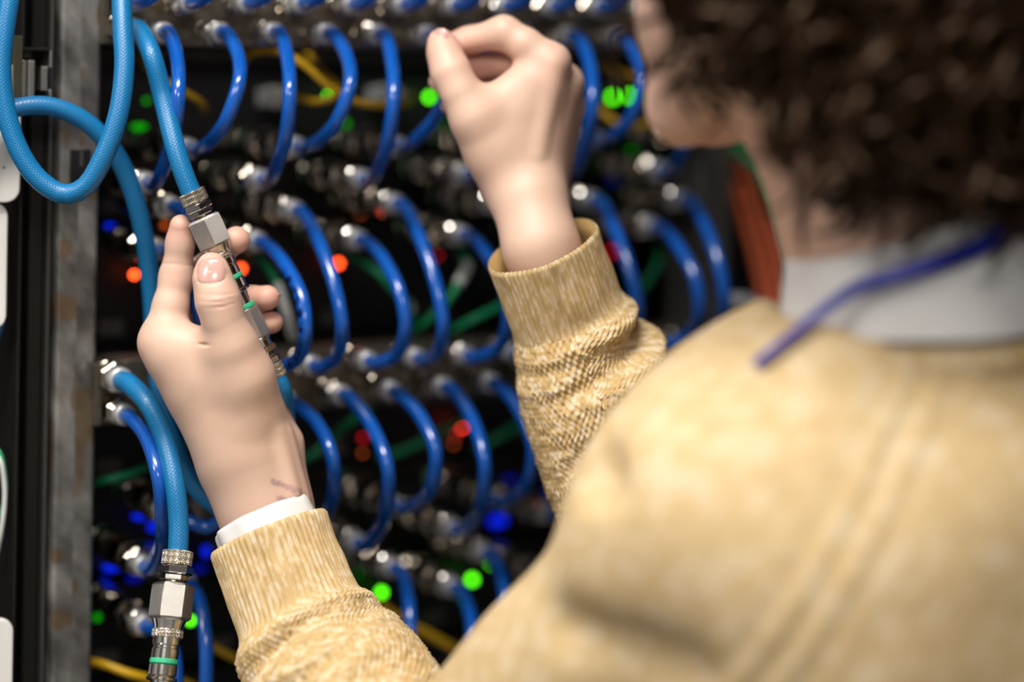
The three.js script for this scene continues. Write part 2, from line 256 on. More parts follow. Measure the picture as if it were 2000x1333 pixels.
function fitting(parent, px, py, scale = 1) {          // the pixel is the mouth of the fitting, where the hose leaves
  const p = R(px, py, FIT), base = p.clone().addScaledVector(NV, -FIT), f = new THREE.Group(); f.name = 'fitting'; parent.add(f); f.position.copy(base); f.rotation.set(0, ANG, 0); f.scale.set(scale, scale, 1);
  part('washer', fit.washer, M.nickel, f); part('hex_nut', fit.hex, M.nickel, f).rotation.z = rnd() * 1.05; part('hex_nut', fit.hex2, M.chrome, f).rotation.z = rnd() * 1.05; part('collar', fit.collar, M.collar, f);
  return p;
}
// couplings standing out of the servers
const cpl = { stem: lathe([[0.1, -6], [7, -6], [7, 10], [8.8, 11], [8.8, 16], [7.2, 17], [7.2, 20]], 22), ring: lathe([[6, 20], [10, 20], [10.3, 20.6], [10.3, 22.6], [10, 23], [6, 23]], 24), sleeve: lathe([[0.1, 23], [9.8, 23], [10.6, 24], [10.6, 38], [9.6, 39], [8, 40], [8, 44]], 26), knurled: ringBand(11.6, 44, 53, 2.2, 26), hex: hexNut(10.8, 54, 74, 1.4), neck: lathe([[0.1, 74], [6.6, 74], [6.6, 79], [7, 79.4]], 20), nut: hexNut(9.4, 79, 90, 1), ring2: ringBand(8.6, 90, 95, 1), collar: ringBand(6.9, 95, 105, 0.9) };
const CPL = 0.105;
function coupling(px, py, label, group, off = -0.005) {
  const p = R(px, py, off), g = thing('quick_coupling', label, 'coupling', group); g.position.copy(p).addScaledVector(NV, -CPL); g.rotation.y = ANG;
  part('stem', cpl.stem, M.nickel, g); part('seal_ring', cpl.ring, M.greenRing, g, 'green ring'); part('sleeve', cpl.sleeve, M.nickel, g); part('release_ring', cpl.knurled, M.nickel, g); const h = rnd(); part('hex_body', cpl.hex, M.nickel, g).rotation.z = h; part('neck', cpl.neck, M.nickel, g); part('hex_nut', cpl.nut, M.nickel, g).rotation.z = rnd(); part('lock_ring', cpl.ring2, M.chrome, g); part('collar', cpl.collar, M.collar, g, 'pale collar');
  return p;
}
const ORD = ['first', 'second', 'third', 'fourth', 'fifth', 'sixth', 'seventh', 'eighth', 'ninth', 'tenth', 'eleventh', 'twelfth', 'thirteenth'];
const HR = 0.00465;
function hose(start, mids, end, so, eo, label, group, r = HR, mat = M.hose, name = 'coolant_hose', goOn = 0) {
  const pts = []; const a = R(start[0], start[1], so), b = end && R(end[0], end[1], eo);
  pts.push(a.clone().addScaledVector(NV, -0.01), a, a.clone().addScaledVector(NV, 0.008));
  for (const [x, y, o] of mids) pts.push(R(x, y, o));
  if (goOn) { const l = pts[pts.length - 1], [u, y] = loc(l); for (const [t, w] of [[0.3, 0.055], [0.7, 0.045], [0.96, 0.02], [1, -0.03]]) pts.push(rackPoint(u, lerp(y, goOn, t), w)); }
  if (b) pts.push(b.clone().addScaledVector(NV, 0.008), b, b.clone().addScaledVector(NV, -0.01));
  return meshThing(name, tube(pts, r, goOn ? 130 : 90, 14), mat, label, 'hose', group);
}
// upper bar: row along the frame's upper edge
const gTop = 'blue hoses rising from the upper fittings of the steel bar';
const topRow = [[265, 3], [372, 4], [486, 5], [592, 6], [692, 8], [792, 9], [892, 11], [992, 12], [1084, 13], [1174, 14], [1258, 15]];
for (const [x, y] of topRow) {
  fitting(barA, x, y);
  const i = topRow.findIndex(q => q[0] === x); hose([x, y], [[x + 34, y - 12, 0.052], [x + 52, y - 60, 0.065], [x + 50, y - 130, 0.07], [x + 40, y - 210, 0.06]], null, FIT, 0, `${ORD[i]} blue hose from the scuffed steel post rising out of the upper steel bar`, gTop, HR, M.hose, 'coolant_hose', 2.0);
}
// upper bar: lower row, hoses looping down to the couplings
const gH = 'blue hoses looping down from the upper bar', lH = 'glossy blue hose arching from the upper steel bar down to a coupling', gC1 = 'couplings under the yellow cables', lC1 = 'nickel hose coupling under the yellow cables with a blue hose pushed on';
for (const [i, [s, mids, e]] of [
  [[322, 64], [[345, 110, .055], [349, 180, .075], [341, 250, .072], [322, 322, .045]], [290, 358]],
  [[433, 64], [[466, 112, .055], [466, 165, .072], [440, 238, .068], [410, 278, .045]], [372, 291]],
  [[538, 65], [[561, 112, .055], [566, 180, .078], [559, 262, .072], [541, 322, .045]], [512, 351]],
  [[641, 66], [[678, 112, .055], [683, 168, .074], [657, 238, .068], [622, 276, .042]], [582, 287]],
  [[741, 67], [[764, 112, .055], [769, 190, .078], [759, 270, .07], [740, 325, .042]], [710, 351]],
  [[838, 69], [[858, 92, .07], [874, 132, .09], [874, 180, .085], [852, 228, .064], [815, 270, .042]], [778, 285]],
  [[934, 70], [[950, 110, .034], [952, 190, .036], [948, 262, .036], [940, 315, .028]], [915, 341]],
  [[1026, 70], [[1040, 112, .034], [1040, 170, .036], [1025, 230, .034], [1002, 268, .024]], [975, 280]],
  [[1116, 71], [[1150, 118, .055], [1158, 195, .078], [1150, 260, .07], [1132, 312, .045]], [1103, 336]],
  [[1207, 73], [[1243, 110, .05], [1256, 160, .07], [1232, 230, .062], [1204, 260, .042]], [1166, 273]],
  [[1292, 75], [[1335, 120, .055], [1352, 200, .078], [1345, 268, .07], [1325, 312, .042]], [1292, 333]],
].entries()) { fitting(barA, ...s); coupling(...e, `${ORD[i]} nickel coupling from the scuffed steel post under the yellow cables`, gC1); hose(s, mids, e, FIT, -0.005, `${ORD[i]} blue hose from the scuffed steel post arching down from the upper steel bar`, gH); }
coupling(1352, 268, 'nickel coupling behind the chin of the person', gC1);
hose([1352, 268], [[1375, 262, .03], [1395, 230, .06], [1395, 150, .08], [1385, 90, .05]], null, -0.005, 0, 'glossy blue hose arching behind the chin of the person', 'blue hoses looping down from the upper bar');
// middle: couplings above, lower bar below
const gM = 'blue hoses looping down to the lower bar', lM = 'glossy blue hose arching from a coupling down to the lower steel bar', gC2 = 'couplings above the green labelled cables', lC2 = 'nickel hose coupling above the green labelled cables';
for (const [i, [s, mids, e]] of [
  [[312, 490], [[352, 520, .05], [384, 590, .075], [392, 650, .07], [385, 715, .05]], [352, 738]],
  [[338, 405], [[390, 450, .045], [440, 540, .072], [460, 630, .08], [455, 700, .055]], [420, 732]],
  [[580, 413], [[622, 470, .045], [655, 565, .072], [668, 640, .078], [655, 700, .055]], [614, 716]],
  [[703, 470], [[748, 506, .045], [782, 575, .072], [792, 640, .075], [772, 695, .055]], [722, 707]],
  [[776, 399], [[816, 455, .045], [850, 550, .072], [866, 635, .078], [852, 690, .055]], [817, 701]],
  [[905, 460], [[945, 488, .045], [982, 550, .07], [993, 620, .075], [972, 680, .055]], [914, 696]],
  [[972, 398], [[1012, 450, .045], [1046, 545, .072], [1060, 620, .075], [1046, 672, .055]], [1006, 690]],
  [[1100, 452], [[1140, 480, .045], [1176, 540, .07], [1188, 610, .075], [1165, 665, .055]], [1108, 684]],
  [[1160, 392], [[1200, 445, .045], [1232, 535, .072], [1246, 610, .075], [1230, 660, .055]], [1195, 680]],
  [[1278, 443], [[1322, 478, .045], [1358, 545, .07], [1366, 605, .072], [1345, 655, .05]], [1290, 674]],
  [[1335, 391], [[1375, 436, .045], [1405, 520, .072], [1416, 590, .075], [1400, 650, .05]], [1360, 669]],
].entries()) { const o = ORD[i > 1 ? i + 1 : i]; fitting(barB, ...e); coupling(...s, `${o} nickel coupling from the scuffed steel post above the green labelled cables`, gC2); hose(s, mids, e, -0.005, FIT, `${o} blue hose from the scuffed steel post arching down onto the lower steel bar`, gM); }
// the one with printing on it
coupling(506, 473, 'nickel coupling feeding the blue hose with printed lettering', gC2); fitting(barB, 515, 722);
{
  const pr = dataTexture(256, 32, (i, j) => { const on = i > 90 && i < 200 && j > 20 && j < 28 && (i % 11 < 7) && hash3(i >> 1, j >> 1, 4) > 0.35; return on ? [2, 14, 60] : [16, 88, 186]; }); pr.repeat.set(1, 1);
  const m = M.hose.clone(); m.color.setRGB(1, 1, 1); m.map = pr;
  const h = hose([506, 473], [[555, 515, .045], [590, 585, .072], [596, 650, .078], [580, 702, .06]], [515, 722], -0.005, FIT, 'glossy blue hose printed with small dark lettering, arching behind the fingertips', gM, HR, m);
  const uv = h.geometry.attributes.uv; for (let i = 0; i < uv.count; i++) uv.setXY(i, uv.getX(i) / 0.2, uv.getY(i) / (2 * Math.PI * HR));
}
// lower bar: hoses looping down to the lower couplings
const gL = 'blue hoses looping down from the lower bar', lL = 'glossy blue hose arching from the lower steel bar down to a coupling', gC3 = 'couplings under the lower bar', lC3 = 'nickel hose coupling under the lower steel bar with a blue hose pushed on';
for (const [i, [s, mids, e]] of [
  [[246, 812], [[284, 852, .055], [310, 935, .078], [317, 1020, .07], [310, 1085, .03]], [283, 1108]],
  [[450, 795], [[500, 840, .055], [530, 900, .075], [528, 960, .07], [505, 1000, .03]], [470, 1015]],
  [[562, 783], [[615, 822, .055], [648, 890, .078], [652, 955, .07], [632, 1012, .03]], [590, 1036]],
  [[670, 773], [[722, 826, .055], [756, 910, .08], [757, 985, .07], [738, 1040, .03]], [700, 1062]],
  [[768, 766], [[818, 810, .055], [850, 880, .075], [845, 945, .068], [820, 982, .035]], [776, 990]],
  [[870, 757], [[918, 810, .055], [946, 900, .08], [944, 970, .07], [925, 1018, .03]], [888, 1034]],
  [[963, 750], [[1010, 795, .055], [1041, 870, .075], [1035, 930, .068], [1005, 972, .035]], [960, 976]],
  [[1056, 743], [[1105, 800, .055], [1135, 880, .078], [1130, 950, .07], [1112, 990, .03]], [1078, 1005]],
  [[1250, 730], [[1300, 775, .055], [1330, 850, .075], [1325, 900, .068], [1300, 940, .03]], [1255, 955]],
  [[1316, 725], [[1368, 765, .055], [1396, 850, .075], [1390, 910, .068], [1370, 950, .03]], [1330, 962]],
].entries()) { fitting(barB, ...s); coupling(...e, `${ORD[i]} nickel coupling from the scuffed steel post under the lower steel bar`, gC3); hose(s, mids, e, FIT, -0.005, `${ORD[i]} blue hose from the scuffed steel post arching down from the lower steel bar`, gL); }
coupling(332, 1002, 'nickel hose coupling half hidden behind the light blue hoses', null);
hose([332, 1002], [[372, 1020, .02], [410, 1030, .03], [440, 1000, .04], [470, 930, .05], [470, 860, .05]], [395, 800], -0.005, FIT, 'dark blue hose curving behind the wrist', null); fitting(barB, 395, 800);
// lowest couplings, hoses going on down
const gB = 'blue hoses hanging down out of the lowest couplings', lB = 'glossy blue hose hanging down from a coupling beside the green lamps', gC4 = 'lowest couplings beside the green lamps', lC4 = 'nickel hose coupling beside the green lamps in the lowest servers';
for (const [i, [s, mids]] of [
  [[284, 1224], [[312, 1234, .02], [338, 1270, .035], [345, 1340, .045], [340, 1480, .045]]],
  [[366, 1140], [[392, 1180, .03], [402, 1250, .045], [403, 1340, .05], [398, 1480, .045]]],
  [[770, 1112], [[793, 1150, .03], [801, 1210, .05], [796, 1290, .055], [780, 1430, .045]]],
  [[888, 1150], [[915, 1190, .03], [923, 1240, .05], [916, 1320, .055], [900, 1450, .045]]],
  [[950, 1082], [[976, 1118, .03], [987, 1170, .05], [984, 1240, .055], [970, 1400, .045]]],
  [[1072, 1130], [[1098, 1170, .03], [1106, 1220, .05], [1102, 1290, .055], [1085, 1400, .045]]],
  [[565, 1180], [[590, 1220, .03], [598, 1270, .05], [592, 1340, .055], [575, 1450, .045]]],
].entries()) { const o = ORD[[0, 1, 3, 4, 5, 6, 2][i]]; coupling(...s, `${o} nickel coupling from the scuffed steel post among the lowest green lamps`, gC4); hose(s, mids, null, -0.005, 0, `${o} blue hose from the scuffed steel post hanging among the lowest green lamps`, gB, HR, M.hose, 'coolant_hose', 0.35); }

// ---------------------------------------------------------------- braided light blue hoses and the loose couplings
const BR = 0.0063;
function braidedHose(pts, label, group, r = BR) { return meshThing('braided_hose', tube(pts, r, 220, 20), M.braided, label, 'hose', group); }
const axisA = P(373, 374, 1.36), axisB = P(540, 738, 1.366), axisD = axisB.clone().sub(axisA).normalize();
{ // bar fitting to the held coupling
  fitting(barA, 258, 58, 1.15); const s = R(258, 58, FIT);
  braidedHose([s.clone().addScaledVector(NV, -0.01), s, s.clone().addScaledVector(NV, 0.012), R(296, 108, .064), P(318, 190, 1.375), P(346, 300, 1.362), axisA.clone().addScaledVector(axisD, -0.004), axisA.clone().addScaledVector(axisD, 0.014)], 'light blue braided hose running from the steel bar to the coupling held in hand');
}
braidedHose([rackPoint(0.02, 2.02, -0.02), rackPoint(0.02, 2.0, 0.02), rackPoint(0.025, 1.8, 0.04), P(232, -140, 1.40), P(236, -40, 1.385), P(240, 60, 1.37), P(243, 130, 1.362), P(232, 220, 1.355), P(205, 300, 1.352), P(165, 366, 1.352), P(125, 380, 1.353), P(75, 350, 1.352), P(35, 290, 1.351), P(10, 210, 1.351), P(2, 130, 1.352), P(10, 50, 1.355), P(22, -30, 1.36), P(30, -140, 1.37), rackPoint(-0.03, 1.8, 0.04), rackPoint(-0.02, 2.0, 0.02), rackPoint(-0.02, 2.02, -0.02)], 'light blue braided hose hanging in a wide loop before the steel post');
braidedHose([rackPoint(-0.165, 1.365, -0.085), rackPoint(-0.16, 1.37, -0.02), rackPoint(-0.135, 1.385, 0.018), P(-50, 250, 1.366), P(20, 214, 1.372), P(90, 207, 1.38), P(158, 232, 1.388), P(215, 285, 1.396), P(254, 360, 1.405), P(281, 460, 1.415), P(295, 560, 1.424), P(302, 660, 1.428), P(312, 760, 1.424), P(334, 850, 1.42), P(364, 925, 1.418), P(405, 975, 1.417), P(455, 1000, 1.417), P(510, 985, 1.416), P(545, 930, 1.412), P(560, 860, 1.40), P(556, 800, 1.385), axisB.clone().addScaledVector(axisD, 0.008), axisB.clone().addScaledVector(axisD, -0.012)], 'light blue braided hose passing under the wrist up to the held coupling', null, 0.0060);
{
  fitting(barB, 238, 744, 1.15); const s = R(238, 744, FIT);
  braidedHose([s.clone().addScaledVector(NV, -0.01), s, s.clone().addScaledVector(NV, 0.012), R(290, 790, .062), P(322, 860, 1.375), P(342, 950, 1.362), P(349, 1020, 1.358), P(348, 1078, 1.354), P(347, 1100, 1.354)], 'light blue braided hose running from the lower bar into the hanging coupling');
}
function looseCoupling(at, dir, label, sc = 1) {
  const g = thing('quick_coupling', label, 'coupling'); g.position.copy(at); g.quaternion.setFromUnitVectors(new THREE.Vector3(0, 0, 1), dir.clone().normalize()); g.scale.setScalar(sc);
  part('knurled_nut', knurl(8.5, 0, 7.8, 34, 6), M.knurl, g, 'finely knurled nut'); part('hex_nut', hexNut(9.7, 8.1, 12.6, 0.7), M.chrome, g).rotation.z = 0.2; part('hex_nut', hexNut(8.4, 12.9, 16, 0.5), M.chrome, g).rotation.z = 0.45; part('thread', lathe([[0.1, 16], [6.2, 16], [6.6, 16.4], [6.2, 16.8], [6.6, 17.2], [6.2, 17.6]], 24), M.nickel, g, 'brass toned thread');
  part('hex_body', hexNut(11.7, 17.5, 37, 1.4), M.chromeWorn, g, 'large scratched hexagonal body').rotation.z = 0.28;
  part('barrel', lathe([[0.1, 37], [9.2, 37], [8.2, 40], [7.9, 42]], 32), M.chrome, g); part('release_ring', knurl(8.6, 42, 46.4, 30, 2), M.knurl, g, 'knurled release ring');
  part('sleeve', lathe([[0.1, 46.4], [7.6, 46.4], [7.6, 50], [6.9, 50.6], [6.9, 52], [7.4, 52.5], [7.4, 57.5]], 30), M.chrome, g); part('seal_ring', ringBand(7.7, 57.5, 60.1, 0.3), M.greenRing, g, 'green ring'); part('sleeve', ringBand(7.7, 60.3, 66.6, 0.5, 30), M.chrome, g); part('flange', ringBand(8.4, 67, 69, 0.4), M.nickel, g); part('spigot', lathe([[0.1, 66.6], [6.0, 66.6], [6.0, 77.2]], 28), M.chrome, g);
  part('seal_ring', ringBand(7.0, 77.2, 80, 0.3), M.greenRing, g, 'green ring'); part('hex_body', hexNut(8.3, 80.2, 100, 0.8), M.chromeWorn, g); part('barrel', lathe([[0.1, 100], [7, 100], [7.4, 100.6], [7.4, 101.6], [6.4, 102.2], [6.4, 106]], 28), M.chrome, g); part('hex_nut', hexNut(8, 106, 110.5, 0.6), M.nickel, g); part('thread', lathe([[0.1, 110.5], [5.4, 110.5], [5.8, 111], [5.4, 111.5], [5.8, 112], [5.4, 112.5], [5.4, 113.6]], 22), M.nickel, g); part('hex_nut', hexNut(7.6, 113.5, 118, 0.6), M.nickel, g).rotation.z = 0.4; part('knurled_nut', knurl(7.4, 118.2, 127.5, 34, 7), M.knurl, g, 'finely knurled nut');
  return g;
}
looseCoupling(axisA, axisD, 'shiny nickel hose coupling with green rings held between thumb and fingers');
{ const a = P(348, 1077, 1.354), b = P(318, 1310, 1.33); looseCoupling(a, b.sub(a), 'nickel hose coupling with green rings hanging from the light blue hose', 1.12); }

// ---------------------------------------------------------------- patch cables and other wiring
function cable(name, pts, r, mat, label, category, group) { return meshThing(name, tube(pts, r, 60, 10), mat, label, category, group); }
const F = (x, y, o = FACE + 0.02) => R(x, y, o);
cable('patch_cable', [F(470, 130, -0.09), F(490, 104, -0.03), F(520, 98, -0.012), F(556, 104, 0.0), F(600, 132, 0.006), F(650, 176, 0.008), F(700, 200, 0.0), F(740, 205, -0.012), F(790, 200, -0.05), F(800, 190, -0.10)], 0.0026, M.yellow, 'yellow patch cable running diagonally under the upper steel bar', 'cable');
cable('patch_cable', [F(545, 195, -0.10), F(585, 192, -0.04), F(620, 198, -0.015), F(650, 190, -0.01), F(656, 172, -0.015), F(630, 140, -0.05), F(600, 108, -0.09)], 0.0024, M.yellow, 'short yellow patch cable curling out of a pale plug', 'cable');
cable('patch_cable', [F(262, 105, -0.06), F(290, 135, -0.03), F(340, 168, -0.01), F(385, 194, -0.02), F(400, 215, -0.1)], 0.0024, M.yellow, 'yellow patch cable behind the first blue hoses by the steel post', 'cable');
cable('patch_cable', [F(1150, 118, -0.08), F(1190, 132, -0.02), F(1240, 152, -0.01), F(1290, 185, -0.03), F(1330, 200, -0.09)], 0.0026, M.yellow, 'yellow patch cable sloping above the green lamps near the chin', 'cable');
cable('patch_cable', [F(1150, 170, -0.09), F(1168, 208, -0.02), F(1200, 238, -0.005), F(1240, 246, -0.005), F(1290, 236, -0.02), F(1340, 220, -0.08)], 0.0026, M.yellow, 'yellow patch cable drooping below the green lamps near the chin', 'cable');
cable('patch_cable', [F(150, 1290, -0.05), F(200, 1298, -0.03), F(250, 1316, -0.02), F(310, 1330, -0.02), F(370, 1338, -0.03), F(430, 1400, -0.05)], 0.0030, M.yellow, 'yellow patch cable passing behind the hanging coupling', 'cable');
cable('patch_cable', [F(400, 1250, -0.05), F(430, 1272, -0.04), F(470, 1292, -0.04), F(540, 1330, -0.04)], 0.0026, M.yellow, 'yellow patch cable disappearing behind the knitted sleeve', 'cable');
cable('patch_cable', [F(740, 1180, -0.05), F(810, 1225, -0.04), F(860, 1252, -0.04), F(930, 1290, -0.04), F(1000, 1320, -0.05)], 0.0031, M.yellow, 'yellow patch cable between two lowest blue hoses', 'cable');
for (const [x, y, w, h] of [[536, 192, 17, 13], [752, 188, 19, 13]]) {
  const g = thing('network_plug', w > 18 ? 'pale network plug at the end of the diagonal yellow cable' : 'pale network plug on the short curling yellow cable', 'plug'), p = R(x, y, FACE + 0.014); g.position.copy(p); g.rotation.y = ANG;
  part('housing', new RoundedBoxGeometry(w / 1000, h / 1000, 0.026, 2, 0.001), M.plug, g); const c = new THREE.BoxGeometry(0.006, 0.0015, 0.018); c.translate(0, h / 2000 + 0.001, 0); part('clip', c, M.plug, g);
}
function sleeved(pts, label, t0, t1) {
  const g = thing('patch_cable', label, 'cable'), c = new THREE.CatmullRomCurve3(pts, false, 'centripetal'); part('jacket', tube(pts, 0.0029, 70, 10), M.green, g);
  if (t1) part('paper_tag', tube(Array.from({ length: 8 }, (_, i) => c.getPointAt(lerp(t0, t1, i / 7))), 0.0038, 24, 12), M.label, g, 'white label sleeve'); return g;
}
sleeved([F(478, 500, -0.08), F(510, 512, -0.04), F(538, 548, -0.02), F(556, 600, -0.01), F(570, 650, -0.02), F(585, 690, -0.06)], 'green patch cable with a white label behind the fingertips', 0.42, 0.72);
sleeved([F(660, 498, -0.08), F(700, 508, -0.04), F(740, 535, -0.02), F(770, 568, -0.02), F(800, 600, -0.03), F(812, 650, -0.05)], 'green patch cable curving away from the red lamp', 0.72, 0.78);
sleeved([F(900, 492, -0.08), F(912, 520, -0.04), F(895, 555, -0.02), F(872, 590, -0.02), F(835, 628, -0.03), F(806, 650, -0.05)], 'green patch cable with a white label between two blue hoses', 0.32, 0.56);
sleeved([F(1010, 580, -0.04), F(975, 600, -0.02), F(925, 624, -0.01), F(885, 646, -0.03), F(870, 660, -0.06)], 'green patch cable sloping down toward the lower steel bar beside the cuff', 0, 0);
sleeved([F(170, 948, -0.06), F(215, 936, -0.04), F(255, 925, -0.04), F(300, 905, -0.05), F(360, 870, -0.07)], 'green patch cable beside the steel post below the lower bar', 0, 0);
sleeved([F(560, 920, -0.07), F(610, 888, -0.06), F(660, 845, -0.06), F(720, 800, -0.08)], 'green patch cable rising behind the blue hoses below the lower bar', 0, 0);
sleeved([F(740, 895, -0.08), F(790, 880, -0.07), F(850, 850, -0.07), F(920, 820, -0.09)], 'green patch cable beside the red lamp below the lower bar', 0, 0);
sleeved([F(930, 878, -0.09), F(980, 852, -0.08), F(1020, 826, -0.09), F(1060, 800, -0.1)], 'green patch cable beside the knitted sleeve below the lower bar', 0, 0);
sleeved([F(1290, 480, -0.08), F(1282, 520, -0.05), F(1258, 560, -0.05), F(1235, 590, -0.08)], 'green patch cable behind two blue hoses beside the dark post', 0, 0);
// the bay beyond the dark post
{
  for (let i = 0; i < 9; i++) { const dx = (i % 3) * 27 - 27, dz = Math.floor(i / 3) * -0.010; const pts = [[1425, 300], [1452, 350], [1478, 430], [1502, 520], [1512, 600], [1500, 680], [1480, 780], [1470, 950]].map(([x, y], k) => R(x + dx * lerp(0.9, 1.05, Math.sin(k)), y, -0.02 + dz - (k === 0 ? 0.05 : 0))); cable('patch_cable', pts, 0.0042, M.orange, 'orange patch cable in the thick bundle behind the neck', 'cable', 'orange cable bundle'); }
  for (let i = 0; i < 2; i++) cable('patch_cable', [[1400, 285], [1440, 298], [1480, 335], [1520, 410], [1550, 490], [1572, 590], [1585, 720]].map(([x, y], k) => R(x + i * 6, y - i * 22, -0.005 - i * 0.010)), 0.0044, M.green, 'green patch cable hanging past the orange bundle', 'cable', 'green cables beside the orange bundle');
  cable('patch_cable', [R(1380, 610, -0.02), R(1425, 590, 0), R(1462, 592, 0.005), R(1488, 630, 0.005), R(1494, 700, 0), R(1480, 800, -0.02)], 0.006, M.grey, 'dark grey hose arching beside the orange bundle', 'hose');
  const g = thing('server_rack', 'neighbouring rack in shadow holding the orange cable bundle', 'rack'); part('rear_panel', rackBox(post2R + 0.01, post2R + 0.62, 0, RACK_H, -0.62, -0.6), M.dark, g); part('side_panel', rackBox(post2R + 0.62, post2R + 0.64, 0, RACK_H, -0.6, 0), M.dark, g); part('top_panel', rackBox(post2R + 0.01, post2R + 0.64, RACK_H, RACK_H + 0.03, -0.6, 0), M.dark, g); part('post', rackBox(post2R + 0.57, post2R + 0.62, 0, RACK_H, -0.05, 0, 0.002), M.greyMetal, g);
}
// things at the edge of the neighbouring cabinet
function plate(x0, y0, x1, y1, z, label) {
  const a = P(x0, y1, z), w = (x1 - x0) / FP * z, h = (y1 - y0) / FP * z, r = 0.008, s = new THREE.Shape(); s.moveTo(r, 0); s.lineTo(w - r, 0); s.absarc(w - r, r, r, -Math.PI / 2, 0); s.lineTo(w, h - r); s.absarc(w - r, h - r, r, 0, Math.PI / 2); s.lineTo(r, h); s.absarc(r, h - r, r, Math.PI / 2, Math.PI); s.lineTo(0, r); s.absarc(r, r, r, Math.PI, Math.PI * 1.5);
  const g = new THREE.ExtrudeGeometry(s, { depth: 0.004, bevelEnabled: true, bevelThickness: 0.0008, bevelSize: 0.0008, bevelSegments: 2 }), t = thing('cable_tag', label, 'tag'); t.position.copy(a); t.rotation.y = 0.2; part('plate', g, M.white, t);
  const d = new THREE.CylinderGeometry(0.0008, 0.0008, 0.0006, 10); d.rotateX(Math.PI / 2); d.translate(w - 0.009, h * 0.25, 0.005); part('rivet', d, M.greyMetal, t); return t;
}
plate(-80, 128, 33, 392, 1.385, 'white rounded plastic tag behind the light blue loop');
plate(-80, 1212, 18, 1420, 1.385, 'white rounded plastic tag at the foot of the black cabinet');
plate(-80, 398, 7, 640, 1.39, 'narrow white tag between the blue and yellow wires');
cable('wire', [P(-14, 470, 1.41), P(4, 510, 1.405), P(10, 570, 1.405), P(6, 630, 1.405), P(-12, 680, 1.41)], 0.0011, phys(new THREE.Color().setRGB(0.02, 0.2, 0.5), 0.4), 'thin blue wire beside the narrow white tag', 'wire');
cable('wire', [P(-14, 500, 1.412), P(2, 540, 1.407), P(6, 590, 1.407), P(0, 640, 1.407), P(-14, 670, 1.412)], 0.0013, M.yellow, 'thin yellow wire beside the narrow white tag', 'wire');
cable('wire', [P(-20, 880, 1.41), P(0, 900, 1.405), P(8, 940, 1.405), P(9, 980, 1.405), P(2, 1040, 1.405), P(-10, 1100, 1.41)], 0.0016, M.label, 'thin white wire hanging by the black cabinet', 'wire');
cable('wire', [P(-20, 862, 1.412), P(2, 888, 1.407), P(10, 925, 1.407), P(12, 960, 1.407), P(0, 1010, 1.41)], 0.0011, M.green, 'thin green and yellow wire hanging by the black cabinet', 'wire');

// ---------------------------------------------------------------- the person
const person = thing('person', 'person in a mustard knitted sweater and white collar reaching into the rack', 'person');
const A3 = v => [v.x, v.y, v.z];
const SKIN = [0.69, 0.47, 0.365], PINK = [0.70, 0.36, 0.285], INK = [0.30, 0.17, 0.21];
const skin = phys(0xffffff, 0.5, { vertexColors: true, sheen: 0.04, sheenColor: new THREE.Color(0.9, 0.6, 0.5), sheenRoughness: 0.5 });
function handFrame(px, py, z) {                        // millimetres along picture right, picture up and toward the camera
  const o = P(px, py, z);
  const J = (x, y, t, r) => { const d = P(x, y, z - t / 1000).sub(o); const q = [d.dot(RIGHT) * 1000, d.dot(UPV) * 1000, d.dot(BACK) * 1000]; if (r !== undefined) q.push(r); return q; };
  const M4 = new THREE.Matrix4().makeBasis(RIGHT, UPV, BACK).scale(new THREE.Vector3(0.001, 0.001, 0.001)).setPosition(o);
  return { J, M4, px: (x, y, t) => { const p = new THREE.Vector3(x, y, t).applyMatrix4(M4).sub(CAM), d = -p.dot(BACK); return [CX + p.dot(RIGHT) / d * FP, CY - p.dot(UPV) / d * FP]; } };
}
function joints(f, list) { return list.map(([x, y, t, r]) => f.J(x, y, t, r)); }
// ---- the hand holding the coupling
const LF = handFrame(430, 680, 1.36);
const L = {
  thumb: joints(LF, [[413, 523, 15, 9.3], [415, 545, 17.5, 10.6], [426, 588, 20, 12.6], [437, 628, 20, 11.2], [455, 672, 17, 13.6], [478, 735, 11, 16.5], [486, 795, 3, 17]]),
  index: joints(LF, [[353, 441, -7, 6.9], [352, 474, -10, 8.3], [345, 540, -12, 10.2], [333, 600, -8, 10.6], [316, 668, -4, 12.2]]),
  middle: joints(LF, [[462, 469, -13, 8.6], [436, 484, -24, 8.4], [392, 535, -36, 9.4], [358, 605, -32, 10], [322, 672, -22, 12]]),
  ring: joints(LF, [[522, 582, -18, 7.9], [490, 586, -27, 8.2], [425, 592, -48, 9], [375, 640, -46, 9.6], [334, 692, -40, 12]]),
  pinky: joints(LF, [[530, 630, -24, 7.2], [498, 636, -32, 7.4], [440, 655, -52, 8], [395, 690, -56, 8.6], [352, 722, -54, 11]]),
  palm: [[[316, 668, -4, 12.2], [455, 880, -2, 19]], [[322, 672, -22, 12], [465, 885, -12, 19]], [[334, 692, -40, 12], [475, 890, -24, 18]], [[352, 722, -54, 11], [500, 880, -34, 18]], [[330, 662, 0, 10.5], [442, 690, 12, 12]], [[345, 700, 2, 12], [470, 760, 6, 16]], [[400, 760, -2, 17], [470, 830, -2, 21]], [[505, 770, -20, 14], [545, 880, -20, 10.5]], [[470, 850, -8, 22], [490, 905, -10, 25]], [[490, 905, -10, 25], [520, 1000, -9, 26]], [[520, 1000, -6, 25], [556, 1110, 5, 23]], [[556, 1110, 5, 23], [610, 1240, 22, 26]]].map(b => joints(LF, b)),
  tendons: [[[556, 850, 0, 4], [590, 975, 4, 3.5]], [[540, 850, 7, 3.6], [575, 965, 12, 3]], [[566, 862, -14, 7], [560, 905, -12, 6]]].map(b => joints(LF, b)),
};
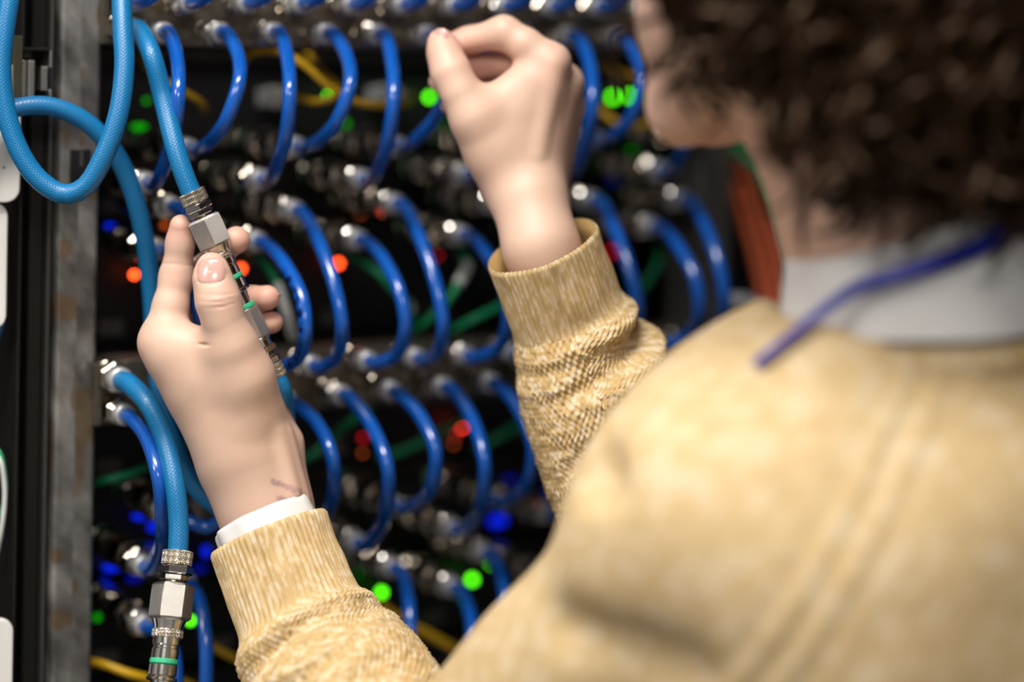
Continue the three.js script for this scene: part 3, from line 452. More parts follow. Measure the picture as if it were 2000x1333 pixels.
function handField(H, kp = 13, kf = 6) {
  const palm = H.palm.map(b => bone(b[0], b[1], b[0][3], b[1][3])), ten = (H.tendons || []).map(b => bone(b[0], b[1], b[0][3], b[1][3])), fing = ['index', 'middle', 'ring', 'pinky'].map(n => chain(H[n], 5)), th = chain(H.thumb, 7);
  return (x, y, z) => {
    let d = palm[0](x, y, z); for (let i = 1; i < palm.length; i++) d = smin(d, palm[i](x, y, z), kp);
    for (const t of ten) d = smin(d, t(x, y, z), 7);
    d = smin(d, th(x, y, z), kf + 7);
    let f = 1e9; for (const c of fing) f = smin(f, c(x, y, z), 1.2);
    return smin(d, f, kf);
  };
}
const creases = [[428, 590, 0.12], [427, 578, 0.05], [430, 600, 0.18]];
const lField0 = handField(L, 18);
const lField = (x, y, z) => {
  let d = lField0(x, y, z); if (d > 6) return d;
  const q = LF.px(x, y, z);
  if (z > 12 && q[0] > 380 && q[0] < 470 && q[1] > 560 && q[1] < 620) for (const [cx, cy, s] of creases) { const l = q[1] - (cy - s * (q[0] - cx) - 0.004 * (q[0] - cx) ** 2); d += 0.55 * Math.exp(-l * l / 7) * Math.exp(-((q[0] - cx) ** 2) / 700); }
  if (z > 14 && q[1] < 575 && q[1] > 480 && q[0] > 370 && q[0] < 450) { const l = (Math.abs((q[0] - 410) / 26.5) ** 3.2 + Math.abs((q[1] - 529) / 25) ** 3.2) ** 0.3125; d += 0.5 * Math.exp(-(((l - 1.05) / 0.06) ** 2)) * (q[1] > 505 ? 1 : 0.3) + (l < 1 ? 0.25 : 0); }
  if (q[1] > 640 && q[1] < 700) { const l = Math.hypot((q[0] - 398) / 9, (q[1] - 674) / 2.6); d += 1.6 * Math.exp(-l * l); }   // fold at the thumb web
  if (q[0] < 390 && q[1] > 505 && q[1] < 530) { const l = q[1] - 517 - 0.06 * (q[0] - 340); d += 0.35 * Math.exp(-l * l / 6); }
  return d;
};
function skinColour(f, spots, ink) {
  return (x, y, z) => {
    const q = f.px(x, y, z); let p = 0; for (const [a, b, t, r, s] of spots) { const j = f.J(a, b, t); p = Math.max(p, s * Math.exp(-((x - j[0]) ** 2 + (y - j[1]) ** 2 + (z - j[2]) ** 2) / (r * r))); }
    const n = noise3(x * 0.14, y * 0.14, z * 0.14) * 0.6 + noise3(x * 0.6, y * 0.6, z * 0.6) * 0.4; let c = mix3(SKIN, PINK, clamp(p + (n - 0.5) * 0.5, 0, 1)); c = c.map(v => v * (0.95 + 0.1 * n));
    if (ink) { const k = ink(q, z); if (k) c = mix3(c, INK, k); } return c;
  };
}
const inkBand = (q) => { let k = 0; for (const [x0, x1, y0, sl, h] of [[529, 590, 934, 0.36, 11], [540, 600, 968, 0.22, 10]]) { const m = y0 + sl * (q[0] - x0), e = h * (0.9 + 0.5 * noise3(q[0] * 0.12, 3, 1)); k = Math.max(k, smooth(x0 - 3, x0 + 2, q[0]) * smooth(x1 + 3, x1 - 4, q[0]) * smooth(m - 2, m + 2, q[1]) * smooth(m + e + 2, m + e - 2, q[1]) * (0.35 + 0.4 * noise3(q[0] * 0.15, q[1] * 0.15, 5))); } return k; };
const lGeo = meshField(lField, LF.J(255, 1290, -88).map((v, i) => v + (i === 1 ? -10 : 0)), LF.J(700, 400, 80), 1.5);
paint(lGeo, skinColour(LF, [[353, 441, -7, 12, 0.9], [462, 469, -13, 14, 1], [522, 582, -18, 14, 1], [530, 630, -24, 14, 1], [413, 521, 20, 12, 0.5], [426, 588, 26, 12, 0.35], [316, 668, -4, 16, 0.45], [345, 530, -10, 12, 0.3], [398, 672, 8, 9, 0.7]], (q, z) => z > -14 ? inkBand(q) : 0)).applyMatrix4(LF.M4);
// ---- the hand at the upper bar
const RF = handFrame(980, 250, 1.41);
const Rh = {
  thumb: joints(RF, [[861, 81, -2, 8.4], [868, 105, 1, 10], [881, 142, 6, 11.8], [900, 182, 9, 11.4], [926, 228, 9, 13.5], [965, 300, 2, 16.5], [1000, 355, -3, 17]]),
  index: joints(RF, [[884, 86, -16, 7.6], [915, 79, -13, 8.4], [984, 64, -6, 10.6], [1025, 88, -3, 10.6], [1076, 122, -2, 12]]),
  middle: joints(RF, [[876, 128, -24, 7.8], [920, 131, -26, 8.4], [1000, 122, -26, 9.6], [1050, 130, -24, 10], [1102, 163, -20, 12]]),
  ring: joints(RF, [[860, 160, -32, 7.4], [905, 168, -36, 8], [1000, 165, -44, 9], [1055, 175, -42, 9.6], [1106, 208, -37, 11.5]]),
  pinky: joints(RF, [[880, 205, -42, 6.6], [930, 215, -50, 7], [1010, 215, -58, 7.8], [1060, 230, -56, 8.6], [1098, 255, -50, 10.5]]),
  palm: [[[1076, 122, -2, 12], [1030, 365, -4, 19]], [[1102, 163, -20, 12], [1040, 370, -12, 18]], [[1106, 208, -37, 11.5], [1048, 370, -24, 17]], [[1098, 255, -50, 10.5], [1052, 365, -32, 16]], [[1040, 150, -2, 12], [930, 230, 6, 12]], [[1045, 175, -4, 14], [965, 280, 0, 17]], [[1010, 230, -6, 18], [1015, 330, -6, 21]], [[1020, 350, -8, 20.5], [1036, 400, 6, 21]], [[1036, 400, 6, 21], [1056, 480, 18, 22]], [[1056, 480, 18, 22], [1105, 610, 14, 24]], [[1105, 610, 14, 24], [1150, 720, 6, 26]]].map(b => joints(RF, b)),
  tendons: [[[1082, 128, 6, 5], [1050, 300, 12, 3]], [[1108, 170, -12, 5], [1066, 320, 0, 3]], [[1110, 215, -29, 5], [1075, 330, -10, 3]]].map(b => joints(RF, b)),
};
const rGeo = meshField(handField(Rh, 13, 6), RF.J(815, 780, -80), RF.J(1260, 15, 45), 2);
paint(rGeo, skinColour(RF, [[884, 86, -16, 26, 1], [861, 81, -2, 10, 0.4], [984, 64, 0, 14, 0.4], [900, 131, -24, 26, 0.9], [1000, 165, -40, 40, 0.6], [1076, 122, 5, 14, 0.35]])).applyMatrix4(RF.M4);
// ---- head and neck
const HZ = 1.17, HC = P(1535, -137, HZ), TH = 44 * Math.PI / 180, HFv = new THREE.Vector3(-Math.sin(TH), -0.05, -Math.cos(TH)).normalize(), HL = new THREE.Vector3(-Math.cos(TH), 0, Math.sin(TH)), HU = new THREE.Vector3().crossVectors(HL, HFv).negate().normalize();
if (HU.y < 0) HU.negate();
const hp = (f, l, u) => A3(HC.clone().addScaledVector(HFv, f).addScaledVector(HL, l).addScaledVector(HU, u));
const ellip = (c, a, b, d) => (x, y, z) => { const dx = x - c[0], dy = y - c[1], dz = z - c[2], f = (dx * HFv.x + dy * HFv.y + dz * HFv.z) / a, l = (dx * HL.x + dy * HL.y + dz * HL.z) / b, u = (dx * HU.x + dy * HU.y + dz * HU.z) / d, k = Math.sqrt(f * f + l * l + u * u); return (k - 1) * Math.min(a, b, d); };
const NB = P(1748, 600, 1.185);
const headParts = [
  [ellip(hp(-0.017, 0, 0.0425), 0.0915, 0.07, 0.085), 0], [ellip(hp(0.028, 0, -0.019), 0.055, 0.06, 0.08), 0.02], [bone(hp(0.067, 0.011, -0.099), hp(0.067, -0.011, -0.099), 0.014, 0.014), 0.03],
  [bone(hp(-0.006, 0.073, -0.005), hp(-0.012, 0.077, 0.021), 0.007, 0.011), 0.006], [bone(hp(-0.006, -0.073, -0.005), hp(-0.012, -0.077, 0.021), 0.007, 0.011), 0.006],
  [bone(hp(0.081, 0, 0.019), hp(0.1, 0, -0.023), 0.0057, 0.009), 0.012], [bone(hp(0.083, 0.015, -0.058), hp(0.083, -0.015, -0.058), 0.006, 0.006), 0.01], [bone(hp(0.082, 0.011, -0.07), hp(0.082, -0.011, -0.07), 0.006, 0.006), 0.008],
  [bone(A3(P(1640, 170, 1.175)), A3(NB), 0.047, 0.053), 0.033], [bone(A3(P(1600, 320, 1.18)), A3(P(1705, 560, 1.166)), 0.017, 0.021), 0.03],
];
for (const s of [1, -1]) headParts.push([bone(hp(0.047, 0.034 * s, 0.004), hp(0.05, 0.03 * s, -0.047), 0.023, 0.02), 0.012], [bone(hp(0.05, 0.03 * s, -0.047), hp(0.06, 0.018 * s, -0.092), 0.02, 0.0155), 0.012], [bone(hp(0.06, 0.018 * s, -0.092), hp(-0.005, 0.052 * s, -0.058), 0.0145, 0.0125), 0.015]);
const eyes = [1, -1].map(s => bone(hp(0.088, 0.03 * s, 0.012), hp(0.088, 0.028 * s, 0.012), 0.0085, 0.0085));
const headField = (x, y, z) => { let d = headParts[0][0](x, y, z); for (let i = 1; i < headParts.length; i++) d = smin(d, headParts[i][0](x, y, z), headParts[i][1]); for (const e of eyes) d = -smin(-d, e(x, y, z), 0.008); return d; };
const bounds = (c, r) => [c.map(v => v - r), c.map(v => v + r)];
const headGeo = meshField(headField, [HC.x - 0.17, NB.y - 0.02, HC.z - 0.17], [HC.x + 0.17, HC.y + 0.15, HC.z + 0.15], 0.0035);
paint(headGeo, (x, y, z) => { const n = noise3(x * 140, y * 140, z * 140); return mix3(SKIN, PINK, clamp(0.25 + (n - 0.5) * 0.4, 0, 1)).map(v => v * 0.97); });
// ---- trunk and arms under the clothes
const SL = P(1412, 995, 1.15), EL = P(850, 1612, 1.25), SR = P(2120, 860, 1.25), ER = P(1320, 1040, 1.40), WL = P(566, 1130, 1.35), WR = P(1110, 620, 1.403);
const coreBones = [bone(A3(NB), A3(P(1790, 900, 1.20)), 0.05, 0.085), bone(A3(SL), A3(P(1800, 900, 1.20)), 0.04, 0.075), bone(A3(SR), A3(P(1800, 900, 1.20)), 0.04, 0.075), bone(A3(P(1780, 900, 1.20)), A3(P(1740, 1900, 1.21)), 0.09, 0.1), bone(A3(SL), A3(EL), 0.042, 0.034), bone(A3(EL), A3(WL), 0.034, 0.026), bone(A3(SR), A3(ER), 0.042, 0.034), bone(A3(ER), A3(WR), 0.034, 0.024)];
const coreField = (x, y, z) => { let d = coreBones[0](x, y, z); for (let i = 1; i < coreBones.length; i++) d = smin(d, coreBones[i](x, y, z), 0.03); return d; };
const coreGeo = meshField(coreField, [-0.16, P(1740, 1900, 1.28).y - 0.13, -1.55], [0.50, NB.y + 0.06, -1.05], 0.012);
paint(coreGeo, () => SKIN);
const body = part('body', mergeGeometries([lGeo, rGeo, headGeo, coreGeo]), skin, person, 'fair skin');
// ---- fingernails
const nailMat = phys(new THREE.Color().setRGB(0.62, 0.37, 0.33), 0.2, { clearcoat: 0.5, clearcoatRoughness: 0.15 });
function nail(f, px, py, t, w, h, dirUp, out, curve = 0.055) {
  const n = 20, pos = [], idx = [];
  for (let j = 0; j <= n; j++) for (let i = 0; i <= n; i++) {
    const a = i / n * 2 - 1, b = j / n * 2 - 1, m = Math.max(Math.abs(a), Math.abs(b)) || 1, l = Math.pow(Math.abs(a) ** 3.2 + Math.abs(b) ** 3.2, 1 / 3.2) || 1, x = a * m / l * w / 2, y = b * m / l * h / 2, rim = smooth(0.86, 1, m);
    pos.push(x, y, -curve * x * x - 0.012 * y * y - rim * 0.7);
  }
  for (let j = 0; j < n; j++) for (let i = 0; i < n; i++) { const a = j * (n + 1) + i; idx.push(a, a + 1, a + n + 2, a, a + n + 2, a + n + 1); }
  const g = new THREE.BufferGeometry(); g.setAttribute('position', new THREE.Float32BufferAttribute(pos, 3)); g.setIndex(idx);
  const Zv = new THREE.Vector3(...out).normalize(), Xv = new THREE.Vector3().crossVectors(new THREE.Vector3(...dirUp), Zv).normalize(), Yv = new THREE.Vector3().crossVectors(Zv, Xv);
  g.applyMatrix4(new THREE.Matrix4().makeBasis(Xv, Yv, Zv).setPosition(...f.J(px, py, t))); g.computeVertexNormals(); g.applyMatrix4(f.M4); part('fingernail', g, nailMat, body, 'glossy fingernail');
}
nail(LF, 410, 529, 28.4, 17.4, 16.8, [0.05, 1, -0.38], [-0.1, 0.38, 1], 0.035);
nail(LF, 470, 452, -18, 9, 10, [0.7, 0.3, 0.5], [0.3, 0.9, -0.25], 0.08);
nail(LF, 537, 567, -19, 9, 10, [0.9, -0.3, 0.4], [0.5, 0.85, -0.1], 0.08);
nail(LF, 542, 617, -25, 8, 9, [0.9, -0.3, 0.3], [0.5, 0.85, -0.05], 0.08);
nail(RF, 855, 72, 6.3, 12, 12, [-0.1, 1, 0], [-0.55, 0.25, 0.8]);
// ---- hair: a curly mass with locks standing out of it
const hairMat = phys(new THREE.Color().setRGB(0.020, 0.0100, 0.0052), 0.33, { specularColor: new THREE.Color(1, 0.72, 0.5), specularIntensity: 0.6 });
const hairBlobs = [[1612, -130, 1.175, 0.098], [1770, 50, 1.156, 0.083], [1850, 215, 1.16, 0.044], [1735, 235, 1.137, 0.042], [1600, 110, 1.118, 0.033], [1440, 0, 1.118, 0.031], [1950, 130, 1.19, 0.066], [1510, -100, 1.123, 0.05], [1960, 230, 1.19, 0.035], [1670, 130, 1.113, 0.047]].map(([x, y, z, r]) => { const c = A3(P(x, y, z)); return bone(c, c, r, r); }).concat([ellip(hp(-0.022, 0, 0.058), 0.112, 0.096, 0.102)]);
const hairLine = u => u > 0.02 ? lerp(0.03, 0.06, smooth(0.02, 0.08, u)) : u > -0.01 ? lerp(0.016, 0.03, (u + 0.01) / 0.03) : u > -0.055 ? lerp(-0.014, 0.016, (u + 0.055) / 0.045) : lerp(-0.05, -0.014, clamp((u + 0.092) / 0.037, 0, 1));
const hairField = (x, y, z) => { let d = hairBlobs[0](x, y, z); for (let i = 1; i < hairBlobs.length; i++) d = smin(d, hairBlobs[i](x, y, z), 0.03); if (d < 0.03) d += 0.018 * (noise3(x * 42, y * 42, z * 42) - 0.5) + 0.007 * (noise3(x * 110, y * 110, z * 110) - 0.5); const vx = x - HC.x, vy = y - HC.y, vz = z - HC.z, f = vx * HFv.x + vy * HFv.y + vz * HFv.z, u = vx * HU.x + vy * HU.y + vz * HU.z; return Math.max(d, f - hairLine(u + 0.0204)); };
const hairBase = meshField(hairField, [HC.x - 0.15, HC.y - 0.16, HC.z - 0.16], [HC.x + 0.24, HC.y + 0.19, HC.z + 0.16], 0.005, 0.015);
const hair = part('hair', hairBase, hairMat, person, 'short dark brown curly hair');
{
  const p = hairBase.attributes.position, nn = hairBase.attributes.normal, geos = []; const v = new THREE.Vector3(), w = new THREE.Vector3();
  const lock = (at, out, down, len, turns, rad, th, ph) => {
    const ax = down.clone().normalize(), e1 = out.clone().addScaledVector(ax, -out.dot(ax)).normalize(), e2 = new THREE.Vector3().crossVectors(ax, e1), pts = [];
    for (let i = 0; i <= 16; i++) { const t = i / 16, a = ph + t * turns * 6.283, rr = rad * (0.5 + 0.7 * t); pts.push(at.clone().addScaledVector(ax, len * (t - 0.3)).addScaledVector(e1, 0.004 + Math.cos(a) * rr).addScaledVector(e2, Math.sin(a) * rr)); }
    const g = new THREE.TubeGeometry(new THREE.CatmullRomCurve3(pts), 30, th, 5, false), q = g.attributes.position, c = new THREE.CatmullRomCurve3(pts);
    for (let i = 0; i < q.count; i++) { const t = Math.floor(i / 6) / 30, m = c.getPoint(t), k = Math.sin(Math.PI * clamp(t * 0.92 + 0.06, 0, 1)) ** 0.6; q.setXYZ(i, lerp(m.x, q.getX(i), k), lerp(m.y, q.getY(i), k), lerp(m.z, q.getZ(i), k)); }
    geos.push(g);
  };
  const hairLow = P(1800, 330, 1.16).y; let made = 0; for (let tries = 0; tries < 4000 && made < 760; tries++) {
    const i = Math.floor(rnd() * p.count); v.fromBufferAttribute(p, i); w.fromBufferAttribute(nn, i); if ( v.clone().sub(HC).dot(HFv) > hairLine(v.clone().sub(HC).dot(HU) + 0.0204) - 0.002 || v.y < hairLow) continue;
    lock(v.clone(), w.clone(), new THREE.Vector3((rnd() - 0.5) * 1.6, -0.8, (rnd() - 0.5) * 1.6), 0.035 + rnd() * 0.04, 0.7 + rnd() * 0.9, 0.008 + rnd() * 0.008, 0.002 + rnd() * 0.0035, rnd() * 6.28); made++;
  }
  for (const [x, y] of [[1372, 158], [1385, 172], [1402, 165], [1352, 70], [1340, 30], [1365, 110], [1400, 120], [1440, 130], [1330, -20], [1480, 190], [1520, 240], [1560, 290], [1610, 340], [1640, 370], [1700, 390], [1780, 400]]) { const at = P(x, y, x < 1450 ? 1.108 : 1.112); lock(at, BACK.clone(), new THREE.Vector3(0.15, -1, 0), 0.035, 1.1, 0.006, 0.0016, rnd() * 6); }
  const g = mergeGeometries(geos); part('curls', g, hairMat, hair);
}
// ---- sweater
const YARN_A = [0.55, 0.37, 0.145], YARN_B = [0.73, 0.605, 0.43], YARN_D = [0.40, 0.27, 0.125];
const wool = phys(0xffffff, 0.92, { vertexColors: true, sheen: 0.25, sheenColor: new THREE.Color(0.6, 0.48, 0.3), sheenRoughness: 0.6 });
const sweaterBones = [[P(1690, 800, 1.165), SL, 0.058, 0.058], [SL, EL, 0.058, 0.051], [P(1800, 800, 1.19), SR, 0.062, 0.058], [P(1440, 1010, 1.18), P(1640, 1150, 1.16), 0.07, 0.09], [P(1700, 985, 1.18), P(1960, 985, 1.21), 0.105, 0.105], [P(1700, 1080, 1.18), P(1650, 1900, 1.18), 0.112, 0.12], [P(1960, 1040, 1.20), P(1960, 1900, 1.20), 0.108, 0.118], [SR, ER, 0.056, 0.052]].map(([a, b, ra, rb]) => bone(A3(a), A3(b), ra, rb));
const neckCut = bone(A3(P(1775, 420, 1.18)), A3(P(1770, 640, 1.175)), 0.076, 0.068), foldDir = P(1480, 1250, 1.1).sub(P(1720, 830, 1.1)).normalize(), foldAt = P(1600, 1040, 1.12);
const sweaterCore = (x, y, z) => { let d = sweaterBones[0](x, y, z); for (let i = 1; i < sweaterBones.length; i++) d = smin(d, sweaterBones[i](x, y, z), 0.05); return d; };
const onSweater = (px, py) => { let t = 0.95; const d = P(px, py, 1).sub(CAM); for (let i = 0; i < 400 && t < 1.5; i++) { const q = CAM.clone().addScaledVector(d, t), e = sweaterCore(q.x, q.y, q.z); if (e < 0.0015) break; t += Math.max(e * 0.6, 0.0008); } return A3(CAM.clone().addScaledVector(d, t)); };
const dent = bone(onSweater(1168, 925), onSweater(1190, 945), 0.012, 0.004);
const crease = bone(onSweater(1105, 1225), onSweater(1340, 1310), 0.001, 0.003);
const sweaterField = (x, y, z) => {
  let d = sweaterCore(x, y, z); if (Math.abs(d) < 0.03) {
    d += 0.008 * (noise3(x * 16, y * 16, z * 16) - 0.5);
    const v = new THREE.Vector3(x, y, z).sub(foldAt), s = v.dot(foldDir), side = v.addScaledVector(foldDir, -s).dot(RIGHT); d += 0.0010 * Math.cos(side * 440) * Math.exp(-(side * side) / 0.00028) * smooth(0.16, 0.1, Math.abs(s));
    d = -smin(-d, neckCut(x, y, z), 0.012); d = -smin(-d, dent(x, y, z), 0.02); d = -smin(-d, crease(x, y, z), 0.03);
  } else if (d < 0) d = Math.max(d, -neckCut(x, y, z)); return d;
};
const sweaterGeo = meshField(sweaterField, [-0.14, P(1740, 1900, 1.28).y - 0.02, -1.56], [0.50, NB.y + 0.08, -0.96], 0.006, 0.02);
const melange = (a, b, c) => { const n = noise3(a, b, c) * 0.6 + noise3(a * 2.3, b * 2.3, c * 2.3) * 0.4; return n < 0.5 ? mix3(YARN_D, YARN_A, smooth(0.15, 0.45, n)) : mix3(YARN_A, YARN_B, smooth(0.48, 0.68, n)); };
paint(sweaterGeo, (x, y, z) => mix3(mix3(YARN_A, YARN_B, 0.5), melange(x * 150, y * 150, z * 150), 0.45));
const sweater = part('sweater', sweaterGeo, wool, person, 'mustard melange knit');
function sleeve(pts, radii, opt, name) {               // a knitted tube: ribbed cuff first, then bumpy knit with folds
  const curve = new THREE.CatmullRomCurve3(pts, false, 'centripetal'), Ltot = curve.getLength(), NT = Math.round(Ltot / 0.0011), NA = opt.na || 300, fr = curve.computeFrenetFrames(NT, false), pos = [], col = [], idx = [];
  // frames turned so that angle 0 looks at the camera
  for (let j = 0; j <= NT; j++) {
    const t = j / NT, s = t * Ltot, c = curve.getPointAt(t), T = fr.tangents[j], e1 = BACK.clone().addScaledVector(T, -BACK.dot(T)).normalize(), e2 = new THREE.Vector3().crossVectors(T, e1);
    const ri = t * (radii.length - 1), k = Math.min(radii.length - 2, Math.floor(ri)), fq = ri - k, r0 = lerp(radii[k], radii[k + 1], fq * fq * (3 - 2 * fq)), cuff = smooth(opt.cuff + 0.003, opt.cuff - 0.002, s);
    for (let i = 0; i <= NA; i++) {
      const a = i / NA * Math.PI * 2, ca = a > Math.PI ? a - 2 * Math.PI : a; let r = r0;
      const rib = Math.cos(a * opt.ribs); r += cuff * 0.0007 * rib;
      const kx = a * r0 / 0.0044, ky = s / 0.0036, row = Math.floor(ky), bx = kx + (row % 2) * 0.5 + 0.9 * noise3(kx * 0.35, ky * 0.35, 2), bump = Math.sin(bx * Math.PI * 2) * Math.sin((ky - row) * Math.PI); r += (1 - cuff) * (0.0011 * bump + 0.0014 * (noise3(kx * 0.9, ky * 0.9, 7) - 0.5));
      for (const [fs, fa, ws, wa, am, sk] of opt.folds) { const da = ca - fa, ds = s - fs - sk * da; r += am * Math.exp(-(ds * ds) / (ws * ws) - (da * da) / (wa * wa)); }
      r += 0.0016 * (noise3(a * 3 + 5, s * 60, 11) - 0.5);
      if (s < 0.002) r -= 0.0012 * (1 - s / 0.002);
      pos.push(...A3(c.clone().addScaledVector(e1, Math.cos(a) * r).addScaledVector(e2, Math.sin(a) * r)));
      const st = cuff > 0.5 ? melange(a * r0 / 0.0020 + 50, s / 0.0055, 3) : melange(kx * 1.3, ky * 1.3, 17); col.push(...mix3(mix3(YARN_A, YARN_B, 0.45), st, cuff > 0.5 ? 0.6 : 0.8));
    }
  }
  for (let j = 0; j < NT; j++) for (let i = 0; i < NA; i++) { const q = j * (NA + 1) + i; idx.push(q, q + 1, q + NA + 2, q, q + NA + 2, q + NA + 1); }
  // turned-in hem
  const base = pos.length / 3; for (let j = 0; j <= 6; j++) for (let i = 0; i <= NA; i++) { const s = j / 6 * 0.03, q = Math.min(NT, Math.round(s / Ltot * NT)), c = curve.getPointAt(q / NT), p0 = new THREE.Vector3(...pos.slice((q * (NA + 1) + i) * 3, (q * (NA + 1) + i) * 3 + 3)), d = p0.sub(c), l = d.length(); d.multiplyScalar((l - (j === 0 ? 0.0003 : 0.0032)) / l); pos.push(c.x + d.x, c.y + d.y, c.z + d.z); col.push(...YARN_A); }
  for (let j = 0; j < 6; j++) for (let i = 0; i < NA; i++) { const q = base + j * (NA + 1) + i; idx.push(q, q + NA + 2, q + 1, q, q + NA + 1, q + NA + 2); }
  const g = new THREE.BufferGeometry(); g.setAttribute('position', new THREE.Float32BufferAttribute(pos, 3)); g.setAttribute('color', new THREE.Float32BufferAttribute(col, 3)); g.setIndex(idx); g.computeVertexNormals();
  return part(name, g, wool, sweater, 'mustard melange sleeve with ribbed cuff');
}
sleeve([P(524, 1040, 1.358), P(548, 1105, 1.352), P(582, 1195, 1.342), P(618, 1270, 1.332), P(665, 1350, 1.318), P(740, 1470, 1.29), EL], [0.0375, 0.0372, 0.0378, 0.0385, 0.046, 0.052, 0.0545, 0.056, 0.056, 0.055, 0.055, 0.054, 0.053],
  { cuff: 0.056, ribs: 64, folds: [[0.061, 0.0, 0.006, 3, 0.0035, 0], [0.079, 0.5, 0.007, 1.2, -0.005, 0.01], [0.095, 0.2, 0.010, 0.9, 0.004, -0.012], [0.112, 0.9, 0.008, 0.5, -0.006, -0.02], [0.083, -1.0, 0.01, 0.5, -0.004, 0.01], [0.125, -0.4, 0.01, 0.9, 0.004, 0.016]] }, 'sleeve');
sleeve([P(1058, 478, 1.386), P(1082, 540, 1.392), P(1110, 620, 1.40), P(1150, 720, 1.406), P(1195, 830, 1.408), P(1245, 940, 1.406), P(1300, 1040, 1.40)], [0.0366, 0.0362, 0.0362, 0.0364, 0.041, 0.047, 0.0505, 0.052, 0.054, 0.055, 0.056, 0.056, 0.056],
  { cuff: 0.052, ribs: 66, folds: [[0.060, -1.0, 0.008, 1.3, 0.006, 0.0], [0.077, -1.0, 0.008, 0.8, -0.008, 0.008], [0.090, -1.2, 0.008, 0.9, 0.006, 0.01], [0.105, -1.15, 0.006, 0.55, -0.016, 0.01], [0.120, -0.9, 0.008, 0.9, 0.006, 0.012], [0.128, 0.0, 0.008, 0.6, -0.006, 0.014], [0.088, 0.1, 0.009, 0.6, -0.003, 0.012]] }, 'sleeve');
// ---- shirt: cuff and collar
const cotton = phys(new THREE.Color().setRGB(0.82, 0.81, 0.81), 0.8);
{
  const c = new THREE.CatmullRomCurve3([P(513, 1010, 1.361), P(528, 1048, 1.357), P(556, 1110, 1.352), P(580, 1170, 1.346)]), NT = 24, NA = 96, pos = [], idx = [];
  for (let s = 0; s < 2; s++) for (let j = 0; j <= NT; j++) { const t = j / NT, o = c.getPointAt(t), T = c.getTangentAt(t), e1 = BACK.clone().addScaledVector(T, -BACK.dot(T)).normalize(), e2 = new THREE.Vector3().crossVectors(T, e1); for (let i = 0; i <= NA; i++) { const a = i / NA * 2 * Math.PI, r = 0.0318 + 0.0007 * Math.sin(a * 9 + t * 3) + 0.0005 * Math.sin(a * 4) - s * 0.0009 - (j === 0 && !s ? 0.0004 : 0); pos.push(...A3(o.clone().addScaledVector(e1, Math.cos(a) * r).addScaledVector(e2, Math.sin(a) * r))); } }
  const W = NA + 1, half = (NT + 1) * W; for (let s = 0; s < 2; s++) for (let j = 0; j < NT; j++) for (let i = 0; i < NA; i++) { const q = s * half + j * W + i; s ? idx.push(q, q + W + 1, q + 1, q, q + W, q + W + 1) : idx.push(q, q + 1, q + W + 1, q, q + W + 1, q + W); } for (let i = 0; i < NA; i++) idx.push(i, half + i, half + i + 1, i, half + i + 1, i + 1);
  const g = new THREE.BufferGeometry(); g.setAttribute('position', new THREE.Float32BufferAttribute(pos, 3)); g.setIndex(idx); g.computeVertexNormals(); part('shirt_cuff', g, cotton, person, 'white shirt cuff');
}
const collarTop = P(1748, 432, 1.18), collarBot = P(1752, 610, 1.18);
function collarPoint(a, v, extra = 0) {                // a: 0 = picture right, quarter turn = toward the camera, half turn = face side
  const front = smooth(1.1, -1, Math.cos(a)), r = lerp(0.060, lerp(0.084, 0.064, front), v ** 1.2) + extra, y = lerp(collarTop.y, collarBot.y, v) + 0.020 * Math.cos(a) * (1 - v) - 0.004 * front * v - 0.004 * Math.sin(a);
  const x = lerp(collarTop.x, collarBot.x, v) + Math.cos(a) * r, z = lerp(collarTop.z, collarBot.z, v) + Math.sin(a) * r; return new THREE.Vector3(x, y, z);
}
{
  const NA = 90, NV2 = 14, pos = [], idx = [], a0 = -3.0, a1 = 3.0 + 0.0;   // open under the chin
  for (let s = 0; s < 2; s++) for (let j = 0; j <= NV2; j++) for (let i = 0; i <= NA; i++) { const a = lerp(a0, a1, i / NA); pos.push(...A3(collarPoint(a, j / NV2, -s * 0.003 + 0.0012 * Math.sin(a * 7) * j / NV2))); }
  const W = NA + 1, half = (NV2 + 1) * W; for (let s = 0; s < 2; s++) for (let j = 0; j < NV2; j++) for (let i = 0; i < NA; i++) { const q = s * half + j * W + i; s ? idx.push(q, q + 1, q + W + 1, q, q + W + 1, q + W) : idx.push(q, q + W + 1, q + 1, q, q + W, q + W + 1); } for (let i = 0; i < NA; i++) idx.push(i, i + 1, half + i + 1, i, half + i + 1, half + i);
  const g = new THREE.BufferGeometry(); g.setAttribute('position', new THREE.Float32BufferAttribute(pos, 3)); g.setIndex(idx); g.computeVertexNormals(); part('shirt_collar', g, cotton, person, 'white shirt collar');
}
// ---- ribbed neckline of the sweater
{
  const pts = []; for (let i = 0; i <= 60; i++) { const a = i / 60 * Math.PI * 2; pts.push(collarPoint(a, 1.0, 0.002).add(new THREE.Vector3(0, -0.012, 0))); }
  const c = new THREE.CatmullRomCurve3(pts, true), g = new THREE.TubeGeometry(c, 420, 0.0095, 12, true), p = g.attributes.position, n = g.attributes.normal; for (let i = 0; i < p.count; i++) { const k = Math.floor(i / 13), d = 0.0009 * (k % 3 === 0 ? 1 : 0); p.setXYZ(i, p.getX(i) - n.getX(i) * d, p.getY(i) - n.getY(i) * d, p.getZ(i) - n.getZ(i) * d); }
  paint(g, (x, y, z) => mix3(mix3(YARN_A, YARN_B, 0.45), melange(x * 220, y * 220, z * 220), 0.75)); part('neckline', g, wool, sweater, 'ribbed neckline');
}
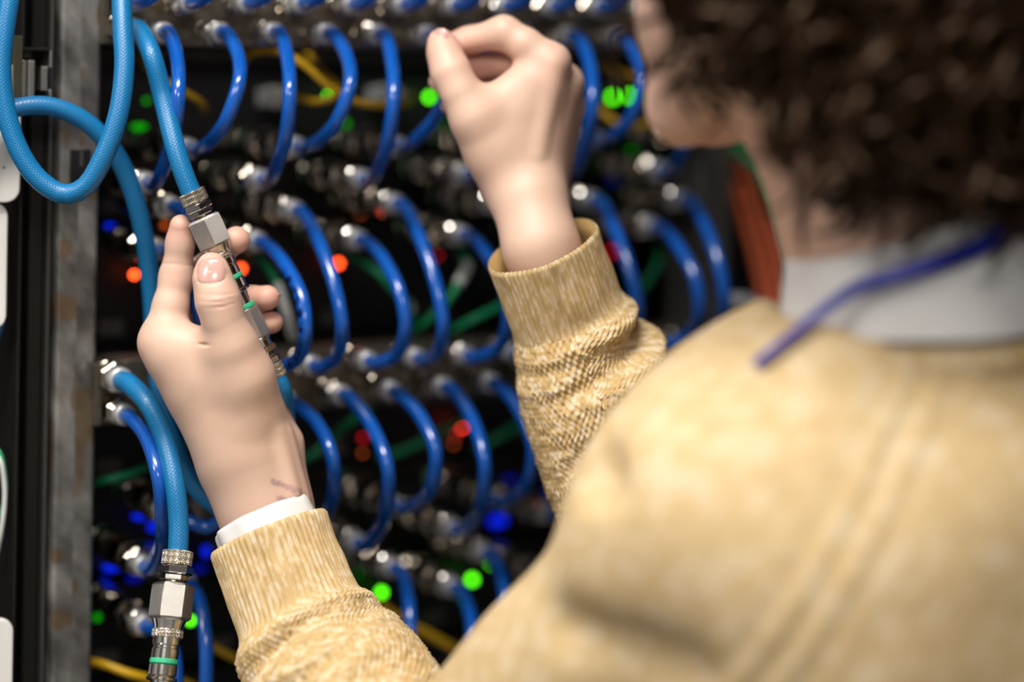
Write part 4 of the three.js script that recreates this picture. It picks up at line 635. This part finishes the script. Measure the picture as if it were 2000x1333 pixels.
// ---- lanyard
{
  const field = (x, y, z) => sweaterField(x, y, z), at = (px, py) => { let t = 0.95; const d = P(px, py, 1).sub(CAM); for (let i = 0; i < 300; i++) { const q = CAM.clone().addScaledVector(d, t), dx = q.x - collarTop.x, dz = q.z - collarTop.z, ca = dx / (Math.hypot(dx, dz) || 1), v = clamp((collarTop.y + 0.02 * ca - q.y) / (collarTop.y - collarBot.y + 0.02 * ca), 0, 1.2), fr = smooth(1.1, -1, ca), rc = Math.hypot(dx, dz) - lerp(0.060, lerp(0.084, 0.064, fr), v ** 1.2) - 0.004, e = Math.min(field(q.x, q.y, q.z), q.y < collarTop.y + 0.03 && q.y > collarBot.y - 0.03 ? rc : 9); if (e < 0.002) break; t += Math.max(e * 0.6, 0.0008); if (t > 1.35) { t = 1.178; break; } } return CAM.clone().addScaledVector(d, t - 0.004); };
  const edge = [[[2060, 388], [2060, 428]], [[1985, 425], [1988, 466]], [[1900, 469], [1905, 507]], [[1800, 507], [1806, 540]], [[1720, 532], [1728, 560]], [[1665, 552], [1676, 576]], [[1620, 584], [1632, 602]], [[1580, 617], [1590, 632]], [[1540, 650], [1549, 663]], [[1505, 678], [1513, 690]], [[1470, 705], [1477, 718]]];
  const settle = list => { let z = list.map(([x, y]) => -at(x, y).sub(CAM).dot(BACK)); for (let k = 0; k < 2; k++) z = z.map((v, i) => (z[Math.max(0, i - 1)] + 2 * v + z[Math.min(z.length - 1, i + 1)]) / 4); return new THREE.CatmullRomCurve3(list.map(([x, y], i) => P(x, y, z[i] - 0.003))); };
  const A = settle(edge.map(e => e[0])), B = settle(edge.map(e => e[1])), n = 80, pos = [], idx = []; for (let i = 0; i <= n; i++) { const a = A.getPoint(i / n), b = B.getPoint(i / n); for (const s of [0, 1]) for (let k = 0; k <= 4; k++) { const q = a.clone().lerp(b, k / 4).addScaledVector(BACK, s ? -0.0011 : 0); pos.push(q.x, q.y, q.z); } }
  for (let i = 0; i < n; i++) for (let k = 0; k < 9; k++) { const q = i * 10 + k; idx.push(q, q + 1, q + 11, q, q + 11, q + 10); }
  const g = new THREE.BufferGeometry(); g.setAttribute('position', new THREE.Float32BufferAttribute(pos, 3)); g.setIndex(idx); g.computeVertexNormals();
  part('lanyard', g, phys(new THREE.Color().setRGB(0.010, 0.018, 0.33), 0.5, { sheen: 0.3, sheenColor: new THREE.Color(0.1, 0.2, 0.8) }), person, 'deep blue ribbon lanyard');
}

renderer.render(scene, camera);
